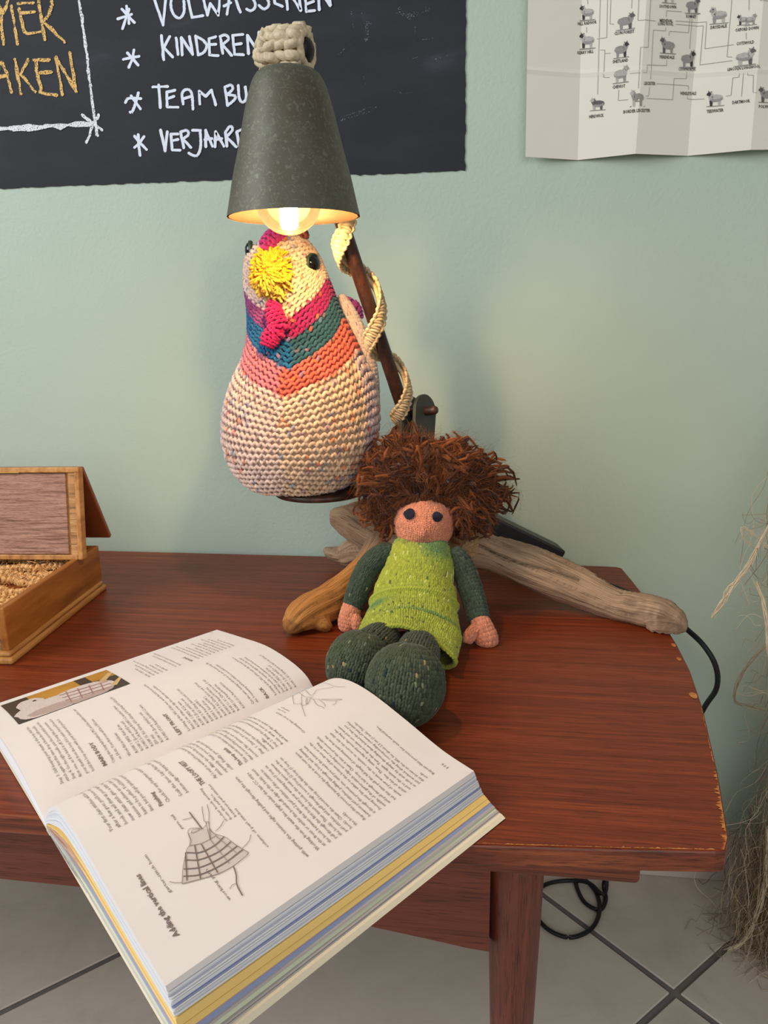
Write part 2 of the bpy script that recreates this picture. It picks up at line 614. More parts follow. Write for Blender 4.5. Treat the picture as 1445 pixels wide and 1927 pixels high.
# ================================================================== CHALKBOARD
board = empty('chalkboard', py(300, 340, 0))
tag(board, 'black chalkboard panel painted on green wall with handwritten words', 'chalkboard')
BB = [py(-420, 372, 0), py(0, 355, 0), py(440, 338, 0), py(875, 321.5, 0), py(877, 0, 0), py(879, -330, 0), py(-420, -330, 0)]
edge = []
P = [np.array([p[0], 0, p[2]]) for p in BB]
for a, b_ in zip(P, P[1:] + P[:1]):
    n = max(2, int(np.linalg.norm(b_ - a) / .006))
    for k in range(n):
        e = a + (b_ - a) * k / n
        edge.append(e + np.array([rng.normal() * .0006, 0, rng.normal() * .0005]))
V, F = prism(edge, .0003, .0016, axis=(0, -1, 0))
mk('panel', V, F, MAT['chalkboard'], board, smooth=False)


def stroke2d(pts, w, smooth=False, ragged=0.0):
    """flat brush stroke in 2D: quads + round ends; returns verts (n,2) and faces"""
    pts = np.array(pts, float)
    if smooth and len(pts) > 2:
        pts = catmull(np.c_[pts, np.zeros(len(pts))], len(pts) * 8)[:, :2]
    V, F, Ly = [], [], []
    for a, b_ in zip(pts[:-1], pts[1:]):
        d = b_ - a
        L = np.linalg.norm(d)
        if L < 1e-6: continue
        d = d / L
        n = np.array([-d[1], d[0]])
        k = max(1, int(L / (w * 1.5)))
        off = len(V)
        for i in range(k + 1):
            p = a + d * L * i / k
            j = rng.normal(size=2) * ragged * w
            V += [p + n * (w / 2 + j[0]), p - n * (w / 2 + j[1])]
            Ly += [len(F) % 3, len(F) % 3]
        F += [[off + 2 * i, off + 2 * i + 1, off + 2 * i + 3, off + 2 * i + 2] for i in range(k)]
    for p in (pts if not smooth else pts[[0, -1]]):
        off = len(V)
        a = np.arange(8) * np.pi / 4
        V += [p + w / 2 * np.array([math.cos(t), math.sin(t)]) for t in a]
        F.append([off + i for i in range(8)])
        Ly += [3 + len(F) % 2] * 8
    return np.array(V), F, np.array(Ly)


def board_strokes(name, strokes, w, mat, sx, sy, ox=0, oy=0, ragged=.06, Y=-.0021):
    parts = []
    for k, st in enumerate(strokes):
        sm = isinstance(st, tuple)
        pts = np.array(list(st), float) * (sx, sy) + (ox, oy)
        v, f, ly = stroke2d(pts, w, sm, ragged)
        v3 = np.array([py(q[0], q[1], 0) for q in v])
        v3[:, 1] = Y - .00006 * k - .00001 * ly
        parts.append((v3, f))
    V, F = join(parts)
    return mk(name, V, F, mat, board, smooth=False)


S2 = 280 / 1445
words = {
    'asterisk': [[[(100, 65), (125, 235)], [(55, 95), (178, 225)], [(15, 190), (150, 145)], [(125, 95), (62, 285)]],
                 [[(172, 490), (160, 575), (122, 660)], [(108, 518), (160, 572), (213, 638)], [(70, 582), (222, 552)]],
                 [((215, 905), (190, 1000), (155, 1090), (135, 1092)), [(145, 935), (235, 1062)], ((90, 1000), (110, 965), (160, 956), (240, 962))],
                 [[(213, 1310), (215, 1400), (232, 1512)], [(178, 1325), (225, 1385), (294, 1455)], [(270, 1330), (222, 1395), (178, 1435)]]],
    'handwritten_word': [
        [[(340, -120), (360, -30), (455, 250), (482, -30), (490, -120)], ((600, -105), (545, -40), (530, 60), (560, 150), (615, 182), (655, 130), (658, 40), (640, -60), (600, -105)),
         [(672, -120), (735, 176), (842, 158)], [(818, -120), (885, 155), (912, 40), (990, 155), (1010, -120)],
         [(1112, -125), (1075, 145)], [(1112, -125), (1205, 125)], [(1045, 66), (1112, 34)],
         ((1352, -105), (1300, -115), (1278, -75), (1310, -30), (1348, 40), (1340, 90), (1300, 112), (1265, 95)),
         ((1500, -120), (1440, -130), (1415, -85), (1445, -30), (1480, 30), (1470, 75), (1430, 95), (1385, 60)), [(1600, -125), (1515, -120), (1540, 40), (1612, 70)], [(1530, -20), (1590, -30)],
         [(1640, -125), (1662, 100)], [(1640, -125), (1790, 112), (1765, -130)], [(1905, -125), (1825, -120), (1845, 122), (1925, 110)],
         [(1842, 50), (1915, 22)], [(1955, -125), (1970, 105)], [(1955, -125), (2075, 65), (2065, -125)]],
        [[(438, 350), (462, 585)], [(520, 360), (462, 465), (548, 560)], [(580, 375), (600, 535)], [(640, 540), (632, 370), (742, 535), (710, 360)],
         [(770, 355), (795, 540)], ((770, 358), (840, 395), (878, 450), (850, 515), (795, 540)), [(965, 362), (900, 382), (905, 540), (990, 546)],
         [(890, 440), (968, 436)], [(1035, 525), (1008, 360)], ((1008, 362), (1060, 346), (1092, 385), (1030, 440)), [(1030, 440), (1122, 545)],
         [(1230, 342), (1130, 350), (1150, 535), (1236, 540)], [(1145, 440), (1215, 430)], [(1285, 530), (1272, 350), (1392, 530)],
         ((1392, 530), (1378, 400), (1386, 318))],
        [[(355, 850), (500, 845)], [(412, 830), (428, 1050)], [(570, 880), (490, 897), (495, 1043), (600, 1046)], [(490, 965), (560, 940)],
         ((650, 1015), (640, 910), (685, 872), (732, 910), (745, 1065)), [(650, 965), (735, 940)], [(812, 1015), (805, 890), (870, 942), (925, 880), (965, 1025)],
         [(1055, 850), (1080, 1030)], ((1055, 850), (1115, 832), (1130, 872), (1075, 925)), ((1075, 925), (1150, 935), (1150, 970), (1080, 1030)),
         ((1185, 835), (1195, 960), (1230, 1000), (1262, 950), (1252, 850)), [(1255, 850), (1278, 1020)], [(1322, 835), (1338, 1010)]],
        [[(430, 1265), (475, 1470), (495, 1282)], [(600, 1305), (530, 1305), (545, 1460), (620, 1462)], [(540, 1370), (600, 1358)],
         [(655, 1440), (625, 1285)], ((625, 1285), (685, 1270), (700, 1312), (645, 1355)), [(645, 1355), (725, 1436)],
         [(740, 1270), (818, 1270)], ((815, 1272), (820, 1420), (792, 1508), (745, 1512), (705, 1490)),
         [(870, 1430), (868, 1268), (935, 1425)], [(860, 1360), (930, 1350)], [(960, 1430), (965, 1282), (1045, 1425)], [(955, 1365), (1025, 1350)],
         [(1075, 1425), (1060, 1290)], ((1060, 1290), (1105, 1230), (1130, 1265), (1070, 1335)), [(1070, 1335), (1165, 1430)],
         [(1195, 1430), (1170, 1285)], ((1170, 1285), (1245, 1262), (1265, 1335), (1240, 1420), (1195, 1430))]],
}
for nm, groups in words.items():
    for g in groups:
        board_strokes(nm, g, 5.2, MAT['chalk_marker'], S2, S2, 220, 0)
S1 = 200 / 1376
for g in [[[(-10, 60), (40, 185), (95, 90), (115, -10)], [(25, 150), (45, 440), (60, 580)], [(160, 85), (240, 580)], [(245, 56), (445, 46)],
           [(300, 176), (460, 160)], [(262, 120), (330, 420), (365, 440), (530, 420)], [(508, -10), (595, 522)],
           ((508, -5), (600, -50), (672, -20), (685, 70), (640, 205), (575, 285)), [(575, 285), (850, 555)]],
          [[(-75, 1230), (-25, 1000), (0, 830), (45, 822), (105, 960), (160, 1200)], [(0, 1000), (110, 978)], [(205, 775), (285, 1220)],
           [(375, 775), (280, 965), (470, 1195)], [(450, 782), (650, 780)], [(530, 950), (680, 938)], [(480, 785), (500, 980), (545, 1150), (530, 1200), (560, 1210), (750, 1240)],
           [(820, 1235), (740, 745), (1000, 1195), (975, 1050), (915, 690)]]]:
    board_strokes('handwritten_word', g, 5.6, MAT['chalk_ochre'], S1, S1, ragged=.16)
board_strokes('chalk_border', [[(1020, -200), (1030, 0), (1080, 330), (1140, 760), (1180, 1130), (1230, 1500), (1250, 1620), (1275, 1760)],
                               [(1075, 1490), (1200, 1595), (1330, 1690)], [(1210, 1600), (1170, 1760), (1130, 1850)], [(1285, 1490), (1270, 1545), (1215, 1590)]],
              5.0, MAT['chalk_white'], S1, S1, ragged=.14)
board_strokes('chalk_border', [[(-400, 1672), (0, 1666), (150, 1665)], [(178, 1668), (600, 1642), (1185, 1612)]], 9.0, MAT['chalk_white'], S1, S1, ragged=.22, Y=-.0026)

MAT['chalk_faint'] = chalk_mat('faint_chalk_smear', lin(120, 126, 136), .60)
S3 = 420 / 1445
for sm_ in [[(1165, 385), (1220, 372), (1285, 352)], [(1020, 385), (1052, 372)], [(1060, 265), (1155, 250)], [(540, 360), (590, 310), (650, 265)],
                              [(700, 480), (720, 560)], [(560, 760), (640, 735), (760, 690)], [(720, 740), (790, 690)], [(960, 90), (1010, 130), (1040, 110)], [(1040, 170), (1030, 270)],
                              [(900, 590), (960, 610), (1020, 600)], [(1275, 120), (1295, 140)], [(620, 60), (640, 180)], [(690, 80), (720, 200)]]:
    board_strokes('chalk_smear', [sm_], 1.3, MAT['chalk_faint'], S3, S3, 480, 0, ragged=.3, Y=-.0018)
for sm_ in [[(935, 60), (1000, 120), (1120, 60)], [(560, 775), (700, 735)], [(730, 150), (720, 260)]]:
    board_strokes('chalk_smear', [sm_], 7, MAT['chalk_faint'], S3, S3, 480, 0, ragged=.5, Y=-.0017)

# ================================================================== SHEEP CHART (folded paper poster)
poster = empty('sheep_breed_chart', py(1215, 300, -.006))
tag(poster, 'folded cream paper chart of engraved sheep breeds hung on green wall', 'poster')
MAT['poster'] = plain('chart_paper', lin(226, 222, 210), rough=.7, spec=.2, vary=.015, scale=12)
MAT['poster_ink'] = plain('chart_ink', lin(74, 72, 72), rough=.8)
MAT['poster_line'] = plain('chart_line_ink', lin(150, 148, 142), rough=.8)
fold_b = [(988, 298), (1088, 299.5), (1193, 292.5), (1296, 291.5), (1408, 285), (1520, 279), (1632, 273)]
fold_t = [(993, 0), (1096, 0), (1214, 0), (1318, 0), (1432, 0), (1552, 0), (1672, 0)]
fb = np.array([py(x, y, -.008) for x, y in fold_b])
ft = np.array([py(x, y, -.008) for x, y in fold_t])
fdep = np.array([-.0185, -.0020, -.0185, -.0020, -.0175, -.0020, -.0175])


def chart_pt(x, y, lift=0.0):
    p = py(x, y, -.008)
    t = (p[2] - fb[:, 2]) / (ft[:, 2] - fb[:, 2])
    fx = fb[:, 0] + (ft[:, 0] - fb[:, 0]) * t
    i = int(np.clip(np.searchsorted(fx, p[0]) - 1, 0, len(fx) - 2))
    k = (p[0] - fx[i]) / (fx[i + 1] - fx[i])
    d = fdep[i] + (fdep[i + 1] - fdep[i]) * k
    tm = np.clip(abs(y - 133) / 8.0, 0, 1)
    d += -.0012 * (1 - tm)
    return np.array([p[0], d - lift, p[2]])


ys = [0, 60, 125, 133, 141, 200, 260]
rows = []
for f in np.linspace(0, 1, 2):
    pass
grid = []
for yy in [-330, -160, 0, 60, 125, 133, 141, 200, 250, None]:
    row = []
    for i in range(len(fb)):
        if yy is None:
            p = fb[i].copy()
            yyv = 290
        else:
            t = (yy - fold_b[i][1]) / (0 - fold_b[i][1])
            p = fb[i] + (ft[i] - fb[i]) * t
            yyv = yy
        d = fdep[i] - .0012 * (1 - np.clip(abs(yyv - 133) / 8., 0, 1))
        row.append((p[0], d, p[2]))
    grid.append(row)
G = np.array(grid)
nr, nc = G.shape[:2]
back = G.copy(); back[..., 1] += .0004
for i in range(nc - 1):
    Vp = np.vstack([G[:, i:i + 2].reshape(-1, 3), back[:, i:i + 2].reshape(-1, 3)])
    Fp = grid_faces(nr, 2).tolist() + [f[::-1] for f in grid_faces(nr, 2, off=2 * nr).tolist()]
    mk('folded_panel', Vp, Fp, MAT['poster'], poster, smooth=False)
_curves = []


def text_meshes(items):
    """items: list of strings -> list of (verts (n,2) with em 1, faces, width)"""
    objs = []
    for s, bold in items:
        c = bpy.data.curves.new('t', 'FONT')
        c.body = s
        c.size = 1.0
        c.resolution_u = 1
        c.offset = .022 if bold else 0.0
        o = bpy.data.objects.new('t', c)
        COL.objects.link(o)
        objs.append(o)
    dg = bpy.context.evaluated_depsgraph_get()
    res = []
    for o in objs:
        me = bpy.data.meshes.new_from_object(o.evaluated_get(dg))
        v = np.zeros(len(me.vertices) * 3)
        me.vertices.foreach_get('co', v)
        v = v.reshape(-1, 3)[:, :2]
        f = [list(p.vertices) for p in me.polygons]
        res.append((v, f, v[:, 0].max() if len(v) else 0))
        bpy.data.meshes.remove(me)
    for o in objs:
        c = o.data
        bpy.data.objects.remove(o)
        bpy.data.curves.remove(c)
    return res


names = [('HILL RADNOR', 1105, 41), ('KERRY HILL', 1102, 96), ('CLUN FOREST', 1173, 64), ('SHETLAND', 1166, 117), ('CHEVIOT', 1163, 165),
         ('HERDWICK', 1122, 218), ('BORDER LEICESTER', 1196, 212), ('SOUTHDOWN', 1255, 15), ('ROMNEY', 1302, 29), ('MEDIEVAL', 1252, 41.5),
         ('LONG WOOL', 1251, 47.5), ('PERENDALE', 1254, 109), ('COOPWORTH', 1293, 129), ('LEICESTER', 1220, 160.5), ('WENSLEYDALE', 1296, 174),
         ('DRYSDALE', 1352, 50), ('OXFORD DOWN', 1402, 58), ('COTSWOLD', 1399, 84), ('LINCOLN LONGWOOL', 1396, 131), ('TEESWATER', 1345, 208.5),
         ('DARTMOOR', 1391, 194), ('POLWARTH', 1441, 203)]
widths = [35, 30, 36, 28, 23, 27, 50, 33, 21, 26, 30, 29, 33, 22, 31, 29, 41, 31, 58, 30, 31, 36]
for (s, x, y), wd, (v, f, w) in zip(names, widths, text_meshes([(n[0], True) for n in names])):
    sc = wd / w
    v3 = np.array([chart_pt(x - wd / 2 + q[0] * sc, y + 2.9 - q[1] * 8.4 - (q[0] * sc - wd / 2) * .05, .0006) for q in v])
    mk('breed_name', v3, f, MAT['poster_ink'], poster, smooth=False)
zl = [[(435, -10), (437, 15)], [(430, 145), (430, 175)], [(545, -10), (540, 212), (487, 217)], [(563, -10), (558, 138), (580, 140)],
      [(677, -10), (675, 60)], [(715, -10), (708, 130), (808, 130)], [(780, -10), (765, 280), (722, 282), (710, 510)],
      [(963, 65), (872, 68), (870, 103)], [(868, 160), (866, 180), (795, 182), (780, 455)], [(925, 120), (1105, 116), (1095, 268), (1248, 256)],
      [(925, 138), (1087, 137), (1068, 358), (1240, 345)], [(1010, 100), (1003, 178), (890, 180), (886, 205)], [(1023, 100), (1010, 268)],
      [(875, 340), (873, 372), (760, 377), (758, 420), (665, 424)], [(505, -10), (490, 528)], [(505, 280), (530, 282), (522, 435), (555, 437)],
      [(530, 302), (562, 302)], [(605, 510), (602, 570), (655, 568)], [(775, 495), (768, 548), (752, 550)], [(813, 477), (1003, 475), (1003, 498)],
      [(998, 535), (998, 550), (1092, 552)], [(993, 400), (990, 437), (918, 440), (910, 560), (755, 562)], [(1240, -10), (1212, 322), (1240, 325)],
      [(1330, -10), (1328, 70)], [(1313, 230), (1313, 195)], [(1277, 420), (1274, 440), (1242, 442), (1232, 540), (1205, 543)],
      [(1298, 418), (1287, 550)], [(1320, 418), (1320, 432), (1350, 434), (1347, 530), (1370, 532)], [(1385, -10), (1388, 20), (1450, 22)]]
parts = []
for st in zl:
    q = np.array(st, float) * .3356 + (960, 0)
    for a, b_ in zip(q[:-1], q[1:]):
        k = max(1, int(np.linalg.norm(b_ - a) / 6))
        d = (b_ - a) / np.linalg.norm(b_ - a)
        n = np.array([-d[1], d[0]]) * .42
        vs = []
        for i in range(k + 1):
            p = a + (b_ - a) * i / k
            vs += [chart_pt(*(p + n), .0005), chart_pt(*(p - n), .0005)]
        parts.append((np.array(vs), [[2 * i, 2 * i + 1, 2 * i + 3, 2 * i + 2] for i in range(k)]))
mk('connecting_lines', *join(parts), MAT['poster_line'], poster, smooth=False)
SH = {k: plain('engraving_' + k, lin(*c), rough=.8, vary=.22, scale=900) for k, c in
      dict(light=(176, 174, 168), mid=(146, 144, 139), dark=(96, 94, 92), black=(58, 56, 56)).items()}


def sheep(cx, cy, w, h, face, body, head, horn=False):
    """flat engraved sheep: cloud-edged body, head, ears, legs, strip of ground"""
    s = 1 if face > 0 else -1
    polys = []

    def blob(x, y, rx, ry, m, n=18, wob=.05, lift=.0006):
        a = np.arange(n) / n * 6.2832
        r = 1 + wob * np.sin(a * 7 + x * 3)
        polys.append((np.c_[x + rx * r * np.cos(a), y + ry * r * np.sin(a)], m, lift))

    def quad(pts, m, lift=.0005): polys.append((np.array(pts, float), m, lift))
    quad([(-.55, .47), (.5, .44), (.55, .50), (-.45, .53)], 'mid', .0004)
    for lx, dx in ((-.27, .02), (-.17, -.02), (.2, .03), (.3, .0)):
        quad([(lx - .045, .12), (lx + .055, .12), (lx + dx + .03, .48), (lx + dx - .035, .48)], head if lx > .1 else body)
    blob(-.03, .0, .40, .235, body)
    blob(-.03, .06, .37, .17, 'mid', lift=.00065)
    blob(-.05, -.06, .33, .13, body, lift=.0007)
    blob(.28, -.16, .15, .22, body, lift=.0007)
    quad([(.24, -.28), (.34, -.44), (.50, -.34), (.53, -.24), (.44, -.20), (.33, -.14)], head, .0008)
    quad([(.30, -.40), (.20, -.47), (.24, -.36)], head, .0008)
    quad([(.38, -.42), (.40, -.54), (.44, -.40)], head, .0008)
    if horn: blob(.33, -.36, .13, .12, 'light', lift=.0009)
    if horn: blob(.33, -.34, .06, .06, 'dark', lift=.001)
    V, F, mi, ms = [], [], [], []
    for p, m, lift in polys:
        off = len(V)
        for q in p:
            V.append(chart_pt(cx + s * q[0] * w * .98, cy + q[1] * h * .98 - s * q[0] * w * .04, lift))
        F.append(list(range(off, off + len(p))))
        if m not in ms: ms.append(m)
        mi.append(ms.index(m))
    mk('sheep_engraving', np.array(V), F, None, poster, smooth=False, mats=[SH[k] for k in ms], midx=mi)


for a in [(1106, 21, 28, 31, -1, 'light', 'black'), (1106, 74, 29, 33, -1, 'light', 'black'), (1175, 43, 34, 33, 1, 'mid', 'dark'),
          (1167, 96, 28, 32, 1, 'mid', 'black'), (1166, 142, 29, 34, 1, 'light', 'mid'), (1125, 195, 28, 26, -1, 'dark', 'light'),
          (1197, 188, 27, 34, -1, 'mid', 'light'), (1258, -6, 28, 30, -1, 'light', 'mid'), (1304, 8, 30, 32, 1, 'mid', 'dark'),
          (1256, 87, 31, 32, -1, 'mid', 'dark'), (1295, 109, 31, 34, 1, 'mid', 'black'), (1353, 28, 33, 34, -1, 'light', 'mid', True),
          (1396, 40, 22, 21, -1, 'light', 'black'), (1408, 41, 22, 22, 1, 'light', 'mid'), (1398, 110, 38, 34, 1, 'light', 'dark'),
          (1346, 185, 31, 31, -1, 'light', 'black'), (1440, 181, 34, 31, -1, 'mid', 'dark')]:
    sheep(*a)

# ================================================================== KNITTING
class Tube:
    """surface of a limb: rings (x, y, z, rx, ry) along v, phi around"""

    def __init__(self, rings, xref=(1, 0, 0), n=160, close0=True, close1=True):
        Q = catmull(np.array(rings, float), n)
        self.c, self.r = Q[:, :3], np.maximum(Q[:, 3:5], 1e-5)
        T = nrm(np.gradient(self.c, axis=0))
        for k in range(3):
            T[1:-1] = nrm(T[:-2] + T[1:-1] * 2 + T[2:])
        X = np.broadcast_to(np.array(xref, float), T.shape)
        X = nrm(X - T * (X * T).sum(-1, keepdims=True))
        self.X, self.B = X, np.cross(T, X)
        self.n = n
        self.len = np.linalg.norm(np.diff(self.c, axis=0), axis=1).sum()

    def at(self, arr, v):
        x = np.clip(v, 0, 1) * (self.n - 1)
        i = np.minimum(x.astype(int), self.n - 2)
        f = (x - i)[..., None]
        return arr[i] * (1 - f) + arr[i + 1] * f

    def __call__(self, u, v, lift=0.0):
        """u in turns; phi = 0 is +X ref, goes towards B"""
        ph = u * 2 * np.pi
        c, X, B, r = self.at(self.c, v), self.at(self.X, v), self.at(self.B, v), self.at(self.r, v)
        return c + X * ((r[..., 0] + lift) * np.cos(ph))[..., None] + B * ((r[..., 1] + lift) * np.sin(ph))[..., None]


def surf_normals(S, u, v):
    e = 2e-3
    du = S(u + e, v) - S(u - e, v)
    dv = S(u, np.clip(v + e, 0, 1)) - S(u, np.clip(v - e, 0, 1))
    return nrm(np.cross(du, dv))


def knit(S, cols, rows, rad, colfn, style='v', out=1, v0=0.0, v1=1.0, ns=5, base=True, wave=.30, seed=1, rough=.12):
    """yarn geometry on a surface S(u, v): V stitches or garter ridges, plus the backing"""
    g = np.random.default_rng(seed)
    parts = []
    if style == 'v':
        i, j, s = np.meshgrid(np.arange(cols), np.arange(rows), [-1, 1], indexing='ij')
        i, j, s = i.ravel(), j.ravel(), s.ravel()
        k = np.array([0, .33, .7, 1.0])
        jit = g.normal(size=(len(i), 1)) * .05
        u = (i[:, None] + .5 + s[:, None] * (.10 + .30 * k) + jit) / cols
        v = v0 + (v1 - v0) * (j[:, None] + 1.2 - 1.55 * k + g.normal(size=(len(i), 1)) * .06) / rows
        v = np.clip(v, 0, 1)
        P = S(u, v)
        N = surf_normals(S, u, v) * out
        P = P + N * (rad * np.array([-.5, .55, .6, -.3]))[:, None]
        rr = rad * np.array([.6, 1.0, 1.0, .6]) * (1 + g.normal(size=(len(i), 1)) * rough)
        C = colfn(u, v, g)
        C = np.broadcast_to(C[:, 1:2], C.shape)
        V, F, c = tubes(P, rr, ns, N=N, C=C)
        parts.append((V, F, c))
    else:
        for j in range(rows):
            vj = v0 + (v1 - v0) * (j + .5) / rows
            n = cols(vj) if callable(cols) else cols
            m = n * 8
            t = np.arange(m) / m
            ph = t * n * 2 * np.pi + (np.pi if j % 2 else 0) + g.normal() * .2
            u = t + .12 / n * np.sin(2 * ph)
            v = vj + (v1 - v0) / rows * wave * np.sin(ph)
            jit = np.repeat(g.normal(size=n), 8)
            ph = ph + np.convolve(np.r_[jit[-4:], jit, jit[:4]], np.ones(9) / 9, 'valid') * .35
            v = np.clip(v + jit * .05 * (v1 - v0) / rows, 0, 1)
            P = S(u, v)
            N = surf_normals(S, u, v) * out
            P = P + N * (rad * (.25 + .45 * np.cos(2 * ph)))[:, None]
            C = colfn(u, v, g)
            rr = rad * (1 + .16 * np.cos(2 * ph)) * (1 + jit * rough * .6)
            V, F, c = tubes(P[None], rr[None], ns, N=N[None], closed=True, C=C[None])
            parts.append((V, F, c))
    if base:
        uu = np.arange(40) / 40.0
        vv = np.linspace(v0, v1, 50)
        U, Vv = np.meshgrid(uu, vv)
        P = S(U, Vv)
        N = surf_normals(S, U, Vv) * out
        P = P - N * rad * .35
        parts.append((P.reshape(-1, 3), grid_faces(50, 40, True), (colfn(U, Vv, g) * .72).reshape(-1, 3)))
    off, VV, FF, CC = 0, [], [], []
    for V, F, c in parts:
        VV.append(V); FF.append(F + off); CC.append(c)
        off += len(V)
    return np.vstack(VV), np.vstack(FF), np.vstack(CC)


def fuzz(P, N, n, length, rad, C, g, segs=4):
    """loose wool fibres standing off a surface sampled by points P with normals N"""
    i = g.integers(0, len(P), n)
    p, nn = P[i], N[i]
    d = nrm(nn * .7 + g.normal(size=(n, 3)) * .75)
    d2 = nrm(g.normal(size=(n, 3)))
    t = np.linspace(0, 1, segs)[None, :, None]
    L = length * g.uniform(.4, 1.3, (n, 1, 1))
    Q = p[:, None] + d[:, None] * t * L + d2[:, None] * t * t * L * .7
    V, F, c = tubes(Q, np.full((n, segs), rad) * np.linspace(1, .4, segs), 3, C=np.broadcast_to(C[i][:, None], (n, segs, 3)))
    return V, F, c


def L3(*c): return np.array(lin(*c)[:3])


def yarn_part(name, data, parent, fz=None):
    V, F, c = data
    if fz is not None:
        V2, F2, c2 = fz
        F = np.vstack([F, F2 + len(V)])
        V = np.vstack([V, V2]); c = np.vstack([c, c2])
    V = np.array(V)
    V[:, 2] = np.maximum(V[:, 2], root_offset(parent)[2] + .0005)
    return mk(name, V, F, MAT['yarn'], parent, col=np.clip(c, 0.001, 1))


def heather(base, jit=.10, specks=(), p=.02):
    """colour function: dyed yarn with little flecks, one tone per stitch run"""
    b0 = np.asarray(base)

    def f(u, v, g):
        sh = np.shape(u)
        n = max(1, sh[-1] // 8) if len(sh) == 1 else sh[0]
        if len(sh) == 1:
            t = np.repeat(1 + g.normal(size=n) * jit, -(-sh[0] // n))[:sh[0]]
            C = b0 * t[:, None]
            for s in specks:
                k = np.repeat(g.random(n) < p, -(-sh[0] // n))[:sh[0]]
                C[k] = s
        else:
            t = 1 + g.normal(size=(sh[0], 1)) * jit
            C = b0 * np.broadcast_to(t, sh)[..., None]
            for s in specks:
                k = g.random(sh[0]) < p
                C[k] = s
        return C
    return f


# ================================================================== LAMP on driftwood
lamp_base = np.array([-.06, -.18, TABLE_Z])
lamp = empty('driftwood_lamp', lamp_base)
tag(lamp, 'table lamp with bronze bell shade on dark wooden arm and driftwood base', 'lamp')

# --- driftwood base: several weathered limbs fused into one piece
branches = [
    # (list of (px, py, Y, radius m), tone)
    ([(632, 972, -.085, .014), (655, 978, -.095, .022), (695, 998, -.115, .027), (745, 1020, -.145, .028), (800, 1022, -.172, .030), (860, 1022, -.185, .029), (930, 1042, -.185, .0235),
      (1000, 1069, -.195, .0238), (1080, 1103, -.21, .0218), (1150, 1134, -.228, .0196), (1195, 1152, -.24, .0192), (1240, 1165, -.251, .0188), (1268, 1178, -.259, .0140), (1282, 1184, -.263, .0080)], 0),
    ([(722, 1038, -.155, .026), (690, 1078, -.20, .0225), (640, 1119, -.245, .0225), (592, 1153, -.283, .0215), (562, 1176, -.305, .017), (546, 1187, -.316, .010)], 1),
    ([(735, 1030, -.135, .028), (690, 1035, -.105, .024), (655, 1044, -.08, .019), (628, 1046, -.067, .010)], 0),
    ([(585, 1165, -.290, .013), (606, 1186, -.298, .0105), (618, 1182, -.300, .0062)], 1),
    ([(880, 1020, -.19, .022), (874, 1026, -.203, .018), (868, 1032, -.212, .011)], 2),
    ([(700, 975, -.12, .018), (672, 962, -.105, .013), (655, 960, -.10, .008)], 0),
    ([(925, 1022, -.180, .012), (990, 1044, -.19, .0135), (1060, 1072, -.202, .0115), (1105, 1088, -.212, .0075), (1128, 1096, -.216, .003)], 0),
    ([(1170, 1128, -.236, .010), (1206, 1146, -.246, .0125), (1240, 1160, -.25, .009)], 0),
    ([(1225, 1180, -.262, .009), (1258, 1186, -.266, .0105), (1280, 1188, -.266, .005)], 0),
    ([(640, 1046, -.085, .010), (622, 1040, -.075, .010), (614, 1034, -.07, .005)], 0),
]
tmpV, samples = [], []
for pts, tone in branches:
    Q = np.array([np.r_[py(x, y, Y), r_] for x, y, Y, r_ in pts])
    Q = catmull(Q, 60)
    P = Q[:, :3].copy()
    for _ in range(1):
        P[:, 2] = np.maximum(P[:, 2], TABLE_Z + Q[:, 3] * .93)
    V, F = tube1(np.c_[P], Q[:, 3], 60, 24)
    tmpV.append((V, F))
    samples.append((P, Q[:, 3], tone))
V, F = join(tmpV)
tmp = mk('tmp', V, F, None, None, mats=[])
loc = np.array(tmp.location)
rm = tmp.modifiers.new('r', 'REMESH')
rm.mode = 'VOXEL'
rm.voxel_size = .0026
sm = tmp.modifiers.new('s', 'SMOOTH')
sm.iterations = 3
sm.factor = .6
me = bpy.data.meshes.new_from_object(tmp.evaluated_get(bpy.context.evaluated_depsgraph_get()))
nv = len(me.vertices)
V = np.zeros(nv * 3); me.vertices.foreach_get('co', V); V = V.reshape(-1, 3) + loc
Nn = np.zeros(nv * 3); me.vertices.foreach_get('normal', Nn); Nn = Nn.reshape(-1, 3)
F = [list(p.vertices) for p in me.polygons]
bpy.data.objects.remove(tmp)
best = np.full(nv, 9.); along = np.zeros(nv); tone = np.zeros(nv); tang = np.zeros((nv, 3)); cen = np.zeros((nv, 3))
acc = 0.0
for P, r_, tn in samples:
    d = np.linalg.norm(V[:, None] - P[None], axis=2) - r_[None]
    i = d.argmin(1)
    dm = d[np.arange(nv), i]
    L = np.r_[0, np.cumsum(np.linalg.norm(np.diff(P, axis=0), axis=1))] + acc
    T = nrm(np.gradient(P, axis=0))
    k = dm < best
    best[k] = dm[k]; along[k] = L[i][k]; tone[k] = tn; tang[k] = T[i][k]; cen[k] = P[i][k]
    acc += 1.7
rel = V - cen
along = along + (rel * tang).sum(1)
up = np.array([0, 0, 1.0])
side = nrm(np.cross(tang, up))
ang = np.arctan2((rel * side).sum(1), (rel * np.cross(side, tang)).sum(1))
gr = np.c_[along * 12, np.cos(ang) * 1.0 + 3, np.sin(ang)]
disp = .0024 * fnoise(V, 55, 3) + .0014 * fnoise(gr * np.array([1.5, 9, 9]), 1.0, 5) + .0009 * fnoise(gr * np.array([3, 22, 22]), 1.0, 6) + .0008 * fnoise(V, 210, 13)
knot = np.linalg.norm((V - py(1186, 1136, -.258)) * np.array([1, 1, 1.5]), axis=1)
knot2 = np.linalg.norm(V - py(1222, 1150, -.268), axis=1)
crack = np.exp(-((ang - 1.0 - .25 * np.sin(along * 30)) / .07) ** 2) * (along > .18) * (along < .36) * (tone == 0)
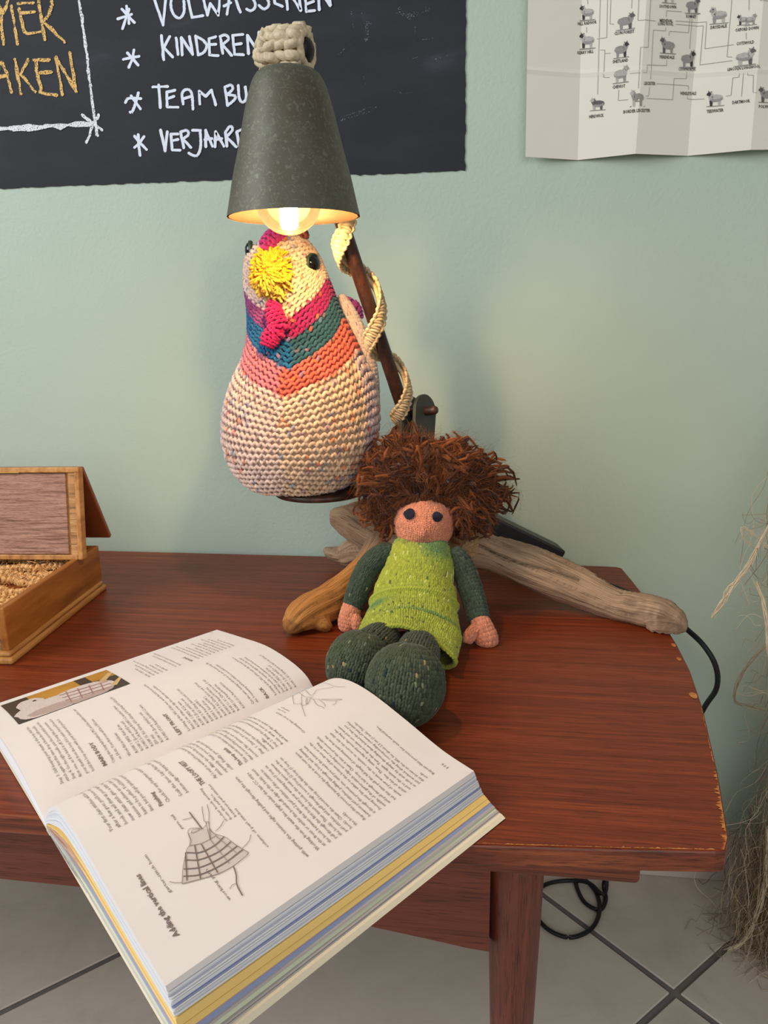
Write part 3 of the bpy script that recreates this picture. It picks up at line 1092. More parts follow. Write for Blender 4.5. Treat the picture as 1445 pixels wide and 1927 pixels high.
crack = crack + np.exp(-((ang + .35 - .3 * np.sin(along * 24)) / .05) ** 2) * (along > .30) * (along < .42) * (tone == 0)
pit = np.exp(-(knot / .0075) ** 2)
crag = np.exp(-(np.linalg.norm(V - py(1250, 1165, -.265), axis=1) / .022) ** 2)
V = V + Nn * (disp - .0032 * crack - .0045 * pit + .0028 * np.exp(-((knot - .012) / .004) ** 2) + .0022 * crag * fnoise(V, 260, 17))[:, None]
fiss = np.clip(np.abs(fnoise(gr * np.array([1.1, 7, 7]), 1.0, 15)), 0, .07) / .07
V = V - Nn * (.0012 * (1 - fiss))[:, None]
V[:, 2] = np.maximum(V[:, 2], TABLE_Z + .0003)
tcol = {0: L3(172, 145, 120), 1: L3(190, 134, 76), 2: L3(178, 146, 108)}
c = np.array([tcol[int(t)] for t in tone])
blend = np.clip((cen[:, 1] + .21) / .06, 0, 1)[:, None]
k = tone == 1
c[k] = (c * (1 - blend) + L3(180, 156, 136) * blend)[k]
endk = (np.linalg.norm(V - py(548, 1190, -.316), axis=1) < .016)
c[endk] = c[endk] * .62
c = c * (1 + .16 * fnoise(gr * np.array([2, 14, 14]), 1, 8) + .10 * fnoise(V, 120, 9))[:, None]
c = c * (1 - .7 * np.clip(crack + .8 * pit, 0, 1))[:, None] * (1 - .42 * (1 - fiss))[:, None] * (1 - .35 * crag * (fnoise(V, 300, 18) > .1))[:, None]
m, nt, b = new_mat('weathered_driftwood')
at = nd(nt, 'ShaderNodeAttribute', attribute_name='Col')
ga = nd(nt, 'ShaderNodeAttribute', attribute_name='grain')
mp = nd(nt, 'ShaderNodeMapping'); mp.inputs['Scale'].default_value = (1.2, 14, 14)
nt.links.new(ga.outputs['Vector'], mp.inputs[0])
no = nd(nt, 'ShaderNodeTexNoise'); no.inputs['Scale'].default_value = 1.6; no.inputs['Detail'].default_value = 8; no.inputs['Roughness'].default_value = .65
no.inputs['Distortion'].default_value = .4
nt.links.new(mp.outputs[0], no.inputs['Vector'])
rp = ramp(nt, [(.34, (.22, .18, .15, 1)), (.45, (.78, .74, .70, 1)), (.64, (1.12, 1.10, 1.06, 1))])
nt.links.new(no.outputs[0], rp.inputs[0])
mx = nd(nt, 'ShaderNodeMix', data_type='RGBA', blend_type='MULTIPLY'); mx.inputs[0].default_value = 1
nt.links.new(at.outputs['Color'], mx.inputs[6]); nt.links.new(rp.outputs[0], mx.inputs[7])
nt.links.new(mx.outputs[2], b.inputs['Base Color'])
b.inputs['Roughness'].default_value = .8; b.inputs['Specular IOR Level'].default_value = .2
bu = nd(nt, 'ShaderNodeBump'); bu.inputs['Strength'].default_value = .5; bu.inputs['Distance'].default_value = .001
nt.links.new(no.outputs[0], bu.inputs['Height']); nt.links.new(bu.outputs[0], b.inputs['Normal'])
MAT['drift'] = m
o = mk('driftwood_base', V, F, MAT['drift'], lamp, col=np.clip(c, .01, 1), vec=gr)
o['label'] = 'pale weathered driftwood branch with an ochre fork'

# --- shade
LY = -.40
SC = py(553, 407, LY) * (1, 1, 0)
prof = [(409, 124.5), (380, 118.5), (331, 108.5), (277, 95.5), (214, 82), (181, 74), (160, 67.5), (147, 61.5), (139, 56), (133.5, 48), (131, 38), (130, 20), (130, 5)]
kx = float(np.dot(SC + (0, 0, .95) - CAM, FW)) / FPX
outer = [(w * kx, py(553, y, LY)[2]) for y, w in prof]
outer = [tuple(q) for q in catmull(np.array(outer), 40)]
inner = [(max(.002, r_ - .0022), z - .0016) for r_, z in outer[::-1][1:]]
inner[-1] = (outer[0][0] - .0018, outer[0][1] + .0002)
m, nt, b = new_mat('patinated_bronze')
tc = nd(nt, 'ShaderNodeTexCoord')
no = nd(nt, 'ShaderNodeTexNoise'); no.inputs['Scale'].default_value = 14; no.inputs['Detail'].default_value = 10; no.inputs['Roughness'].default_value = .7
nt.links.new(tc.outputs['Object'], no.inputs['Vector'])
rp = ramp(nt, [(.28, lin(92, 70, 58)), (.42, lin(84, 78, 66)), (.58, lin(90, 88, 76)), (.76, lin(108, 114, 98))])
nt.links.new(no.outputs[0], rp.inputs[0])
n2 = nd(nt, 'ShaderNodeTexNoise'); n2.inputs['Scale'].default_value = 240; n2.inputs['Detail'].default_value = 4; n2.inputs['Distortion'].default_value = 1.5
nt.links.new(tc.outputs['Object'], n2.inputs['Vector'])
r2 = ramp(nt, [(.52, (0, 0, 0, 1)), (.72, (.55, .55, .55, 1))])
nt.links.new(n2.outputs[0], r2.inputs[0])
mx = nd(nt, 'ShaderNodeMix', data_type='RGBA'); nt.links.new(r2.outputs[0], mx.inputs[0])
nt.links.new(rp.outputs[0], mx.inputs[6]); mx.inputs[7].default_value = lin(128, 134, 116)
nt.links.new(mx.outputs[2], b.inputs['Base Color'])
b.inputs['Metallic'].default_value = .25; b.inputs['Roughness'].default_value = .55
bu = nd(nt, 'ShaderNodeBump'); bu.inputs['Strength'].default_value = .15; bu.inputs['Distance'].default_value = .0006
nt.links.new(n2.outputs[0], bu.inputs['Height']); nt.links.new(bu.outputs[0], b.inputs['Normal'])
MAT['bronze'] = m
MAT['copper_in'] = plain('raw_copper_inside', lin(62, 42, 25), rough=.5, metallic=.2, vary=.12)
V, F = lathe(outer + inner, SC, 72)
mid = np.array([0 if i < 39 * 72 else 1 for i in range(len(F))])
shade = mk('lamp_shade', V, F, None, lamp, mats=[MAT['bronze'], MAT['copper_in']], midx=mid)
# --- socket, globe bulb with glowing core
bR = 62 * kx
bz = py(544, 443, LY)[2] + bR
bx = py(544, 412, LY) * (1, 1, 0)
V, F = lathe([(.0001, bz + .062), (.016, bz + .062), (.017, bz + .055), (.0165, bz + .032), (.013, bz + .028), (.0001, bz + .028)], bx, 24)
mk('socket', V, F, MAT['black_plastic'], lamp)
m, nt, b = new_mat('clear_bulb_glass')
out = nt.nodes['Material Output']
nt.nodes.remove(b)
tr = nd(nt, 'ShaderNodeBsdfTransparent'); tr.inputs[0].default_value = (1, .96, .84, 1)
gl = nd(nt, 'ShaderNodeBsdfGlossy'); gl.inputs['Roughness'].default_value = .04
lw = nd(nt, 'ShaderNodeLayerWeight'); lw.inputs[0].default_value = .30
ms = nd(nt, 'ShaderNodeMixShader')
nt.links.new(lw.outputs['Fresnel'], ms.inputs[0]); nt.links.new(tr.outputs[0], ms.inputs[1]); nt.links.new(gl.outputs[0], ms.inputs[2])
fr = nd(nt, 'ShaderNodeBsdfTranslucent'); fr.inputs[0].default_value = (1, .90, .62, 1)
m2 = nd(nt, 'ShaderNodeMixShader'); m2.inputs[0].default_value = .009
nt.links.new(ms.outputs[0], m2.inputs[1]); nt.links.new(fr.outputs[0], m2.inputs[2])
nt.links.new(m2.outputs[0], out.inputs[0])
MAT['bulb_glass'] = m
th = np.linspace(np.pi, .42, 26)
globe = [(max(.0003, bR * math.sin(t)), bz + bR * math.cos(t)) for t in th] + [(.0128, bz + .034)]
V, F = lathe(globe, bx, 48)
bulb = mk('bulb', V, F, MAT['bulb_glass'], lamp)
m, nt, b = new_mat('glowing_filament_core')
nt.nodes.remove(b)
em = nd(nt, 'ShaderNodeEmission'); em.inputs[0].default_value = (1.0, .63, .29, 1); em.inputs[1].default_value = 540
nt.links.new(em.outputs[0], nt.nodes['Material Output'].inputs[0])
MAT['filament'] = m
V, F = lathe([(.0001, bz - .024), (.006, bz - .0235), (.0078, bz - .020), (.0078, bz + .010), (.005, bz + .014), (.0001, bz + .0145)], bx, 20)
mk('glowing_core', V, F, MAT['filament'], bulb)

# --- arms
A0, A1 = py(757, 765, -.200), py(541, 108, LY + .022)
V, F = tube1([A0, (A0 + A1) / 2, A1], [.0078, .0074, .0068], 30, 14)
mk('arm', V, F, MAT['lamp_wood'], lamp)
# lower arm from the pivot behind the hen down into the driftwood
L0, L1 = py(778, 776, -.190), py(700, 905, -.150)
L2 = py(742, 1018, -.150)
ax = nrm(L1 - L0)
wv = np.cross(ax, (0, 1, 0)) * .011
V, F = boxv(L0 - wv - ax * .004 - np.array([0, .007, 0]), wv * 2, (0, .014, 0), L1 - L0 + ax * .03)
bevel(mk('lower_arm', V, F, MAT['lamp_wood'], lamp, smooth=False), .002, 2)
V, F = tube1([L1, (L1 + L2) / 2, L2], [.010, .009, .010], 20, 12)
mk('post', V, F, MAT['lamp_wood'], lamp)
# pivot bracket: two rounded grey plates with the arm between, wooden pin through
Pv = py(786, 776, -.197)
pl_ax = nrm(np.array([.84, -.50, .16]))
dn = nrm(py(752, 838, -.197) - Pv)
dn = nrm(dn - pl_ax * dn.dot(pl_ax))
tr_ = np.cross(pl_ax, dn)
for sgn in (-1, 1):
    ol = []
    for a in np.linspace(math.pi * .5, math.pi * 1.5, 14):
        ol.append(Pv + pl_ax * sgn * .010 + dn * .0200 * math.cos(a) + tr_ * .0200 * math.sin(a))
    ol += [Pv + pl_ax * sgn * .010 + dn * .058 - tr_ * .0180, Pv + pl_ax * sgn * .010 + dn * .058 + tr_ * .0180]
    V, F = prism(ol, -.0022, .0022, axis=pl_ax)
    bevel(mk('bracket_plate', V, F, MAT['bracket'], lamp, smooth=False), .0006, 2)
V, F = tube1([Pv - pl_ax * .014, Pv + pl_ax * .005, Pv + pl_ax * .0255], [.0052, .0052, .0050], 10, 14)
mk('pivot_pin', V, F, MAT['lamp_wood'], lamp)
# platform under the hen
pc = py(602, 918, -.205)
plz = pc[2]
V, F = lathe([(.0001, -.0065), (.0535, -.0065), (.0555, -.004), (.0555, -.0008), (.054, .0), (.0001, .0)], (pc[0], -.205, plz), 64)
mk('platform', V, F, MAT['lamp_wood'], lamp)
V, F = boxv((pc[0], -.178, plz - .0062), (L1[0] - pc[0] + .006, 0, 0), (0, .026, 0), (0, 0, .006))
bevel(mk('platform_bracket', V, F, MAT['lamp_wood'], lamp, smooth=False), .001, 1)

# --- macrame cord spiralling round the arm
axd = nrm(A1 - A0)
e1 = nrm(np.cross(axd, (0, 1, 0)))
e2 = np.cross(axd, e1)
tt = np.linspace(-.03, .76, 124)
ph = np.pi + 2 * np.pi * (tt - .085) / .285
ctr = A0 + (A1 - A0) * tt[:, None]
cor = ctr + (.0145) * (np.cos(ph)[:, None] * e1 + np.sin(ph)[:, None] * e2)
radial = nrm(cor - ctr)
tg = nrm(np.gradient(cor, axis=0))
bn = np.cross(tg, radial)
prt = []
for i in range(len(tt)):
    s = np.linspace(-1, 1, 7)
    side = 1 if i % 2 else -1
    P = cor[i] + bn[i] * (s * .0078)[:, None] + tg[i] * (side * .0012 * s + .0010 * np.cos(s * 3))[:, None] + radial[i] * (.0030 * (1 - s ** 2) - .001)[:, None]
    V, F, _ = tubes(P[None], np.array([[.0009, .0019, .0021, .0021, .0021, .0019, .0009]]), 6)
    prt.append((V, F))
for sgn in (-1, 1):
    P = cor + bn * sgn * .0066 + radial * .0006 + tg * (.0008 * np.sin(np.arange(len(tt)) * 2.2))[:, None]
    P = P + bn * (sgn * .0012 * np.cos(np.arange(len(tt)) * np.pi))[:, None]
    prt.append(tube1(P, .0019, 330, 6))
prt.append(tube1(cor - radial * .0022, .003, 160, 6))
V, F = join(prt)
mk('macrame_cord', V, F, MAT['cord'], lamp)
# --- crocheted cotton knot that ties the shade to the end of the arm
kc = py(538, 97, LY + .018)
kx_ = nrm(np.array([.97, -.20, -.05]))
kr = np.array([.0, .0, 1.0])
rings = [(*(kc + kx_ * s * .94), r_ * .94, r_ * .87) for s, r_ in ((-.0230, .008), (-.0215, .0125), (-.016, .0158), (-.006, .0165), (.004, .0160), (.014, .0168), (.0195, .0158), (.0212, .0118))]
T = Tube(rings, xref=(0, 0, 1))
V, F, _ = knit(T, 7, 4, .0038, heather((1, 1, 1)), 'v', out=1, ns=8, base=True, seed=3)
pk = [(V, F)]
a = np.linspace(0, 2 * np.pi, 40)
for s, r_ in ((.0193, .0127), (-.0165, .0149)):
    P = kc + kx_ * s + (np.cos(a)[:, None] * np.array([0, 0, 1]) + np.sin(a)[:, None] * np.cross(kx_, (0, 0, 1))) * (r_ + .0006 * np.sin(a * 9))[:, None]
    pk.append(tube1(P, .0032, 80, 8))
V, F = join(pk)
knot = mk('crochet_knot', V, F, MAT['knot'], lamp)
V, F = tube1([kc + kx_ * .010, kc + kx_ * .020], .0095, 6, 16)
mk('arm_end', V, F, MAT['black_rubber'], knot)
V, F = tube1([kc - np.array([0, 0, .012]), np.array([SC[0], LY, outer[-1][1] - .004])], .0085, 8, 12)
mk('shade_hanger', V, F, MAT['knot'], lamp)

# ================================================================== KNITTED HEN
hen = empty('knitted_hen', (pc[0], -.205, plz))
tag(hen, 'knitted cream hen with striped scarf bands and yellow beak sitting under lamp', 'toy')
tab = np.array([(444, 530, 556), (449, 516, 568), (457, 501, 582), (470, 485, 594), (490, 475, 606), (515, 471, 616), (545, 471, 626), (580, 474, 638),
                (615, 473, 654), (645, 469, 668), (675, 461, 682), (705, 446, 698), (740, 433, 708), (780, 425, 713), (820, 424, 710), (850, 430, 702),
                (880, 443, 686), (900, 459, 668), (915, 478, 645), (925, 500, 622), (930, 530, 595)], float)
yy = np.linspace(444, 930, 300)
lft, rgt = np.interp(yy, tab[:, 0], tab[:, 1]), np.interp(yy, tab[:, 0], tab[:, 2])
ker = np.ones(9) / 9
for arr in (lft, rgt):
    pad = np.r_[np.full(4, arr[0]), arr, np.full(4, arr[-1])]
    arr[4:-4] = np.convolve(pad, ker, 'valid')[4:-4]
PL = np.array([py(x, y, -.205) for x, y in zip(lft, yy)])
PR = np.array([py(x, y, -.205) for x, y in zip(rgt, yy)])
h_z = (PL[:, 2] + PR[:, 2]) / 2
h_z = np.maximum(h_z, plz + .0008)
h_x = (PL[:, 0] + PR[:, 0]) / 2
h_r = np.linalg.norm(PR - PL, axis=1) / 2 * .985
h_y = -.205 - .018 * np.clip((640 - yy) / 150, 0, 1) + .0 * yy


def hen_xyz(th, y, lift=0.0):
    f = (np.clip(y, 444, 930) - 444) / 486 * 299
    i = np.minimum(f.astype(int), 298)
    f = f - i
    g_ = lambda a: a[i] * (1 - f) + a[i + 1] * f
    r_ = g_(h_r) + lift
    return np.stack([g_(h_x) + r_ * np.sin(th), g_(h_y) - r_ * np.cos(th) * .94, g_(h_z)], -1)


def hen_surf(u, v):
    """u in turns from the breast seam, v = 0 at crown .. 1 at base; rows dip in a chevron at the seam"""
    th = u * 2 * np.pi
    th = (th + np.pi) % (2 * np.pi) - np.pi
    ys = 446 + 484 * v
    dip = np.interp(ys, [446, 500, 560, 600, 690, 740, 800, 850, 900, 930], [0, 18, 50, 66, 78, 66, 26, -14, -18, 0])
    d = np.abs(th)
    sidef = np.where(th < 0, .85, 1.0)
    y = ys - dip * sidef * np.minimum(d, 1.35) / 1.2
    return hen_xyz(th + .0, y)


CREAM, LILAC = L3(224, 192, 162), L3(214, 188, 184)
bands = [(0, CREAM), (603, L3(150, 32, 92)), (640, L3(42, 82, 94)), (692, L3(212, 104, 86)), (736, CREAM)]
flecks = [L3(206, 88, 52), L3(96, 124, 158), L3(150, 112, 140), L3(128, 104, 120), L3(214, 120, 60)]


def hen_col(u, v, g):
    th = (u * 2 * np.pi + np.pi) % (2 * np.pi) - np.pi
    ys = 446 + 484 * v + 0 * u
    C = np.zeros(np.shape(u) + (3,))
    for y0, c0 in bands:
        C[ys >= y0] = c0
    left = (th < 0)[..., None]
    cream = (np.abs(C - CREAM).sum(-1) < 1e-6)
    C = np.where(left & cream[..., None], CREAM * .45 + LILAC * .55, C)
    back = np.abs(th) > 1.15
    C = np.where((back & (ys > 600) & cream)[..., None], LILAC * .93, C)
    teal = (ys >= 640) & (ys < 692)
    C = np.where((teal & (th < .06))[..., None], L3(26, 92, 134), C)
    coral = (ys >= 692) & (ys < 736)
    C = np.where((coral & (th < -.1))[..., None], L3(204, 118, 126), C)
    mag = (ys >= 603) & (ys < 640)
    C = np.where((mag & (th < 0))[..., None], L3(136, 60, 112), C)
    n = np.shape(u)[-1]
    k = max(1, n // 4)
    rep = lambda a: np.repeat(a, -(-n // k), axis=-1)[..., :n]
    if np.ndim(u) == 1:
        C = C * (1 + .09 * rep(g.normal(size=k)))[:, None]
        fr = rep(g.random(k))
        fc = rep(g.integers(0, len(flecks), k))
        pale = rep(g.random(k))
        hit = (fr < .10) & (cream | (pale < .3))
        for q in range(len(flecks)):
            kk = hit & (fc == q)
            C[kk] = C[kk] * .3 + flecks[q] * .7
    seam = (np.abs(th - 1.0) < .03) & (ys > 740) & cream
    C[seam] = C[seam] * .72
    return C


def hen_cols(v):
    ys = 446 + 484 * v
    r_ = np.interp(ys, yy, h_r)
    return max(10, int(2 * np.pi * r_ / .0080))


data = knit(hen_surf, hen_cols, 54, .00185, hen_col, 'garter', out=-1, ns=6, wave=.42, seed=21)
uu, vv = rng.random(2600), rng.random(2600)
Ps = hen_surf(uu, vv)
Ns = -surf_normals(hen_surf, uu, vv)
fz = fuzz(Ps, Ns, 2200, .0045, .00007, np.broadcast_to(L3(226, 204, 196), (2600, 3)), rng)
yarn_part('body', data, hen, fz)
# eyes: black beads in green rims
MAT['bead'] = plain('black_bead', lin(10, 10, 12), rough=.08, spec=.6, vary=0)
MAT['eye_rim'] = plain('green_eye_rim', lin(46, 62, 44), rough=.4)
for th, y in ((1.08, 501), (-1.25, 474)):
    p = hen_xyz(np.array(th), np.array(float(y)))
    p2 = hen_xyz(np.array(th), np.array(float(y)), .01)
    nrm_ = nrm(p2 - p)
    V, F = lathe([(.0001, .0062), (.0042, .0056), (.0078, .0035), (.0090, .0008), (.0088, -.003)], p + nrm_ * .001, 24, axis=nrm_)
    eye = mk('eye', V, F, MAT['bead'], hen)
    V, F = lathe([(.0086, .0022), (.0104, .0016), (.0108, -.001), (.0098, -.003), (.0086, -.002)], p + nrm_ * .001, 24, axis=nrm_, closed_profile=True)
    mk('eye_rim', V, F, MAT['eye_rim'], eye)
# beak: shaggy tuft of yellow yarn ends
bc = hen_xyz(np.array(-.06), np.array(520.0))
bo = nrm(hen_xyz(np.array(-.06), np.array(520.0), .01) - bc)
bo = nrm(bo + np.array([-.1, -.2, .0]))
gx = nrm(np.cross(bo, (0, 0, 1)))
gy = np.cross(gx, bo)
gy = gy if gy[2] > 0 else -gy
P, C, Rr = [], [], []
g = np.random.default_rng(5)
for k in range(330):
    a = g.uniform(0, 6.283)
    q = math.sqrt(g.uniform(0, 1))
    rt_ = .019 * q
    d2 = gx * math.cos(a) + gy * math.sin(a) * 1.15
    h0 = .026 * (1 - q ** 1.7)
    p0 = bc + d2 * rt_ * .75 + bo * (h0 * .55 - .004)
    tip = bc + d2 * rt_ * (1.15 + g.normal() * .06) + bo * (h0 + .004 * g.random())
    mid = (p0 + tip) / 2 + bo * .004 + d2 * .002
    end = tip + d2 * .004 + g.normal(size=3) * .0018 - np.array([0, 0, .002])
    back = tip * .55 + p0 * .45 + d2 * .0035 + g.normal(size=3) * .0015
    P.append(catmull(np.array([p0, mid, tip, end, back]), 9))
    lo = np.clip((-math.sin(a) * q), 0, 1)
    c0 = L3(238, 182, 40) * (1 - lo) + L3(206, 176, 88) * lo
    C.append(np.broadcast_to(c0 * (1 + g.normal() * .1), (9, 3)))
    Rr.append(np.array([.0010, .0012, .0012, .0012, .0012, .0012, .0012, .0011, .0004]))
V, F, c = tubes(np.array(P), np.array(Rr), 6, C=np.array(C))
Vb, Fb = ellipsoid(bc + bo * .003, .017, .021, .019)
yarn_part('beak', (np.vstack([V, Vb]), np.vstack([F, Fb + len(V)]), np.vstack([c, np.broadcast_to(L3(200, 150, 40), (len(Vb), 3))])), hen)


def knit_lump(name, pts, cols, base, parent, style='garter', rad=.0017, pitch=.0042, specks=(), ry=None, xref=(1, 0, 0), fzn=0, jit=.1, p=.02):
    """small knitted piece along a line of (x, y, z, r[, ry])"""
    rings = [tuple(q) if len(q) == 5 else (q[0], q[1], q[2], q[3], q[3]) for q in pts]
    T = Tube(rings, xref=xref)
    rows_ = max(3, int(T.len / pitch))
    data = knit(T, cols, rows_, rad, heather(base, jit, specks, p), style, out=1, ns=5)
    fz_ = None
    if fzn:
        u_, v_ = rng.random(fzn), rng.random(fzn)
        fz_ = fuzz(T(u_, v_), surf_normals(T, u_, v_), fzn, .004, .00006, np.broadcast_to(np.asarray(base) * 1.15, (fzn, 3)), rng)
    return yarn_part(name, data, parent, fz_)


MAG = L3(178, 26, 88)
th0 = lambda th, y, l: hen_xyz(np.array(th), np.array(float(y)), l)
q = [th0(-.25, 486, .001), th0(-.22, 474, .004), th0(-.18, 462, .006), th0(-.12, 452, .005), th0(0, 447, .002) + np.array([.004, .01, .004])]
knit_lump('comb', [(*q[0], .002), (*q[1], .0062), (*q[2], .0075), (*q[3], .0078), (*q[4], .005), (*(q[4] + np.array([.004, .012, .001])), .002)], 9, L3(176, 48, 120), hen, pitch=.004)
q0 = th0(.3, 447, .002) + np.array([.012, .01, .0])
knit_lump('comb', [(*(q0 - np.array([.008, 0, .003])), .003), (*q0, .006), (*(q0 + np.array([.008, 0, .002])), .0045), (*(q0 + np.array([.011, 0, .003])), .0015)], 8, L3(150, 78, 66), hen, pitch=.004)
wp = [(519, 568, 7, .010), (514, 582, 11, .012), (520, 602, 13, .014), (524, 618, 13, .015), (514, 628, 12, .015), (506, 642, 12, .014), (502, 652, 7, .013)]
pts = []
for x, y, r_, l in wp:
    p = pplane(x, y, (0, hen_xyz(np.array(-.2), np.array(float(y)))[1] - l + .003, 0), np.array([0, 1.0, 0]))
    pts.append((*p, r_ * .00063 * 1.08, r_ * .00063 * .9))
knit_lump('wattle', pts, 9, MAG, hen, pitch=.0038, fzn=60)
tl = py(659, 574, -.160)
knit_lump('tail', [(*(tl + np.array([-.012, .012, .006])), .003), (*tl, .006), (*(tl + np.array([.004, .006, -.006])), .007), (*(tl + np.array([.008, .012, -.016])), .004)], 12, L3(150, 62, 128), hen)

# the hen's broad back shows behind the scarf, worked in paler lilac wool
rg = []
for x, y, r_ in ((642, 556, 3), (645, 570, 11), (650, 600, 24), (656, 645, 38), (660, 700, 49), (659, 770, 54), (652, 830, 52), (640, 880, 38), (632, 902, 20), (630, 908, 4)):
    p = py(x, y, -.170)
    rg.append((*p, r_ * .00064, r_ * .00064 * .8))
Tb = Tube(rg, xref=(1, 0, 0))
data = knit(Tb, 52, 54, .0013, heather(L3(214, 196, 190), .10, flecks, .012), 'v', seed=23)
data[0][:, 2] = np.maximum(data[0][:, 2], plz + .001)
u_, v_ = rng.random(900), rng.random(900)
tag(yarn_part('back', data, hen, fuzz(Tb(u_, v_), surf_normals(Tb, u_, v_), 700, .0045, .00006, np.broadcast_to(L3(224, 208, 204), (900, 3)), rng)), 'pale lilac knitted back')

# ================================================================== KNITTED DOLL
rng = np.random.default_rng(4242)
PXM = lambda Y: float(np.dot(py(780, 1050, Y) - CAM, FW)) / FPX     # metres per photo pixel at depth Y
doll = empty('knitted_doll', pz(770, 1225))
tag(doll, 'knitted doll in lime green dress with wild brown hair leaning on driftwood', 'doll')
DX = nrm(np.array([.95, -.30, 0]))           # doll's left hand side (right in the photo)
SKIN = L3(214, 142, 112)
SLEEVE = L3(62, 76, 64)
LEGC = L3(72, 80, 62)
LIME = L3(158, 168, 64)


def ring(x, y, Y, r_, ry=None):
    s = PXM(Y)
    return (*py(x, y, Y), r_ * s, (ry if ry is not None else r_) * s)


# head
hd = ring(797, 982, -.248, 54)
hc, hr = np.array(hd[:3]), hd[3]
hax = nrm(np.array([.05, -.10, 1.0]))
prof_h = [(-1.0, .06), (-.97, .28), (-.85, .56), (-.6, .82), (-.3, .965), (0, 1.0), (.35, .95), (.65, .76), (.88, .47), (.97, .2), (1.0, .05)]
T = Tube([(*(hc - hax * hr * 1.06 * h), r_ * hr, r_ * hr * .94) for h, r_ in prof_h[::-1]], xref=tuple(DX))
T0 = T
NOSE = hc + nrm(np.array([.02, -1, -.12])) * hr * .95


class HeadS:
    def __call__(self, u, v, lift=0.0):
        P = T0(u, v, lift)
        d = np.linalg.norm(P - NOSE, axis=-1, keepdims=True)
        return P + np.array([.05, -.95, -.1]) * (.0052 * np.exp(-(d / .0075) ** 2))


def head_col(u, v, g):
    return heather(SKIN, .07)(u, v, g)


data = knit(HeadS(), 48, 30, .00125, head_col, 'v', seed=31)
u_, v_ = rng.random(700), rng.random(700)
head = yarn_part('head', data, doll, fuzz(T0(u_, v_), surf_normals(T0, u_, v_), 500, .004, .00005, np.broadcast_to(SKIN * 1.1, (700, 3)), rng))
NAVY = L3(38, 38, 52)
for x, y, r_ in ((772, 968, 10.5), (821, 973, 9.5)):
    d = ray(x, y); d = d / np.linalg.norm(d)
    oc = CAM - hc
    bq = np.dot(d, oc); cq = np.dot(oc, oc) - (hr * 1.0) ** 2
    p = CAM + d * (-bq - math.sqrt(max(0, bq * bq - cq)))
    n_ = nrm(p - hc)
    ex = nrm(np.cross(n_, (0, 0, 1))); ey = np.cross(ex, n_)
    rr = r_ * PXM(-.28)
    P = []
    for k in range(9):                         # satin stitches
        t = (k - 4) / 4.4
        w = math.sqrt(1 - t * t) * rr
        P.append([p + ex * t * rr + ey * s * w + n_ * (.0016 + .0016 * (1 - s * s)) for s in np.linspace(-1, 1, 6)])
    V, F, c = tubes(np.array(P), np.array([.0007, .0012, .0014, .0014, .0012, .0007]), 6, C=np.broadcast_to(NAVY * 1.0, (9, 6, 3)) * (1 + rng.normal(size=(9, 1, 1)) * .15))
    yarn_part('eye', (V, F, c), head)

# dress: rings from the neck down over the lap
dr = [ring(797, 1020, -.253, 41, 37), ring(794, 1030, -.259, 52, 44), ring(791, 1047, -.266, 58, 47), ring(789, 1064, -.274, 62, 49), ring(788, 1080, -.281, 64, 51), ring(783, 1097, -.288, 70, 54),
      ring(781, 1111, -.294, 76, 58), ring(779, 1132, -.303, 79, 58), ring(775, 1160, -.318, 86, 60), ring(770, 1186, -.334, 94, 62),
      ring(767, 1202, -.346, 97, 62), ring(762, 1218, -.362, 95, 58), ring(757, 1231, -.379, 91, 50)]
T = Tube(dr, xref=tuple(DX), n=240)


class DressS:
    def __call__(self, u, v, lift=0.0):
        P = T(u, v, lift)
        ph = u * 2 * np.pi
        w = np.clip((v - .55) / .45, 0, 1)
        fold = .0030 * w * np.sin(ph * 4 + 1.2) + .0014 * np.exp(-((v - .505) / .02) ** 2) - .0012 * np.exp(-((v - .55) / .03) ** 2) - .0040 * np.exp(-((v - .745) / .022) ** 2) * np.exp(-((ph - 1.05) / .9) ** 2) + .0028 * np.exp(-((v - .80) / .03) ** 2) * np.exp(-((ph - 1.05) / 1.0) ** 2)
        c = T.at(T.c, v)
        d = nrm(P - c)
        P = P + d * fold[..., None] if np.ndim(fold) else P + d * fold
        # front corner of the skirt lifts and flaps at the doll's left
        flap = w ** 3 * np.exp(-((((ph + 3.1416) % 6.2832 - 3.1416) - .25) / .5) ** 2)
        P = P + flap[..., None] * np.array([.004, -.022, .002])
        nk = np.clip(1 - v / .09, 0, 1) * np.exp(-((ph % 6.2832 - 1.45) / .75) ** 2)
        P = P + nk[..., None] * np.array([0, -.001, -.0215])
        lo = TABLE_Z + .0035
        P[..., 2] = np.maximum(P[..., 2], lo)
        return P


DS = DressS()


def dress_col(u, v, g):
    C = heather(LIME, .11, [L3(84, 100, 60), L3(208, 208, 130)], .016)(u, v, g)
    ph = (u * 2 * np.pi) % (2 * np.pi)
    # hand dyed yarn pools bluish green; the skirt fold's greenish shadow is painted in too
    P = np.exp(-((v - .12) / .10) ** 2) * np.exp(-(((ph - .75) + np.pi) % (2 * np.pi) - np.pi) ** 2 / .35)
    P = P + .9 * np.exp(-((v - .60) / .045) ** 2) * np.exp(-((((ph - 2.35) + np.pi) % (2 * np.pi) - np.pi) / .38) ** 2)
    P = P + .9 * np.exp(-((v - .73) / .028) ** 2) * np.exp(-((((ph - 1.05) + np.pi) % (2 * np.pi) - np.pi) / .75) ** 2)
    P = P + .6 * np.exp(-((v - .03) / .04) ** 2)
    P = np.clip(P * 1.25, 0, 1)[..., None]
    return C * (1 - P * .85) + L3(78, 124, 84) * (P * .85)


data = knit(DS, 66, 46, .00145, dress_col, 'v', seed=41)
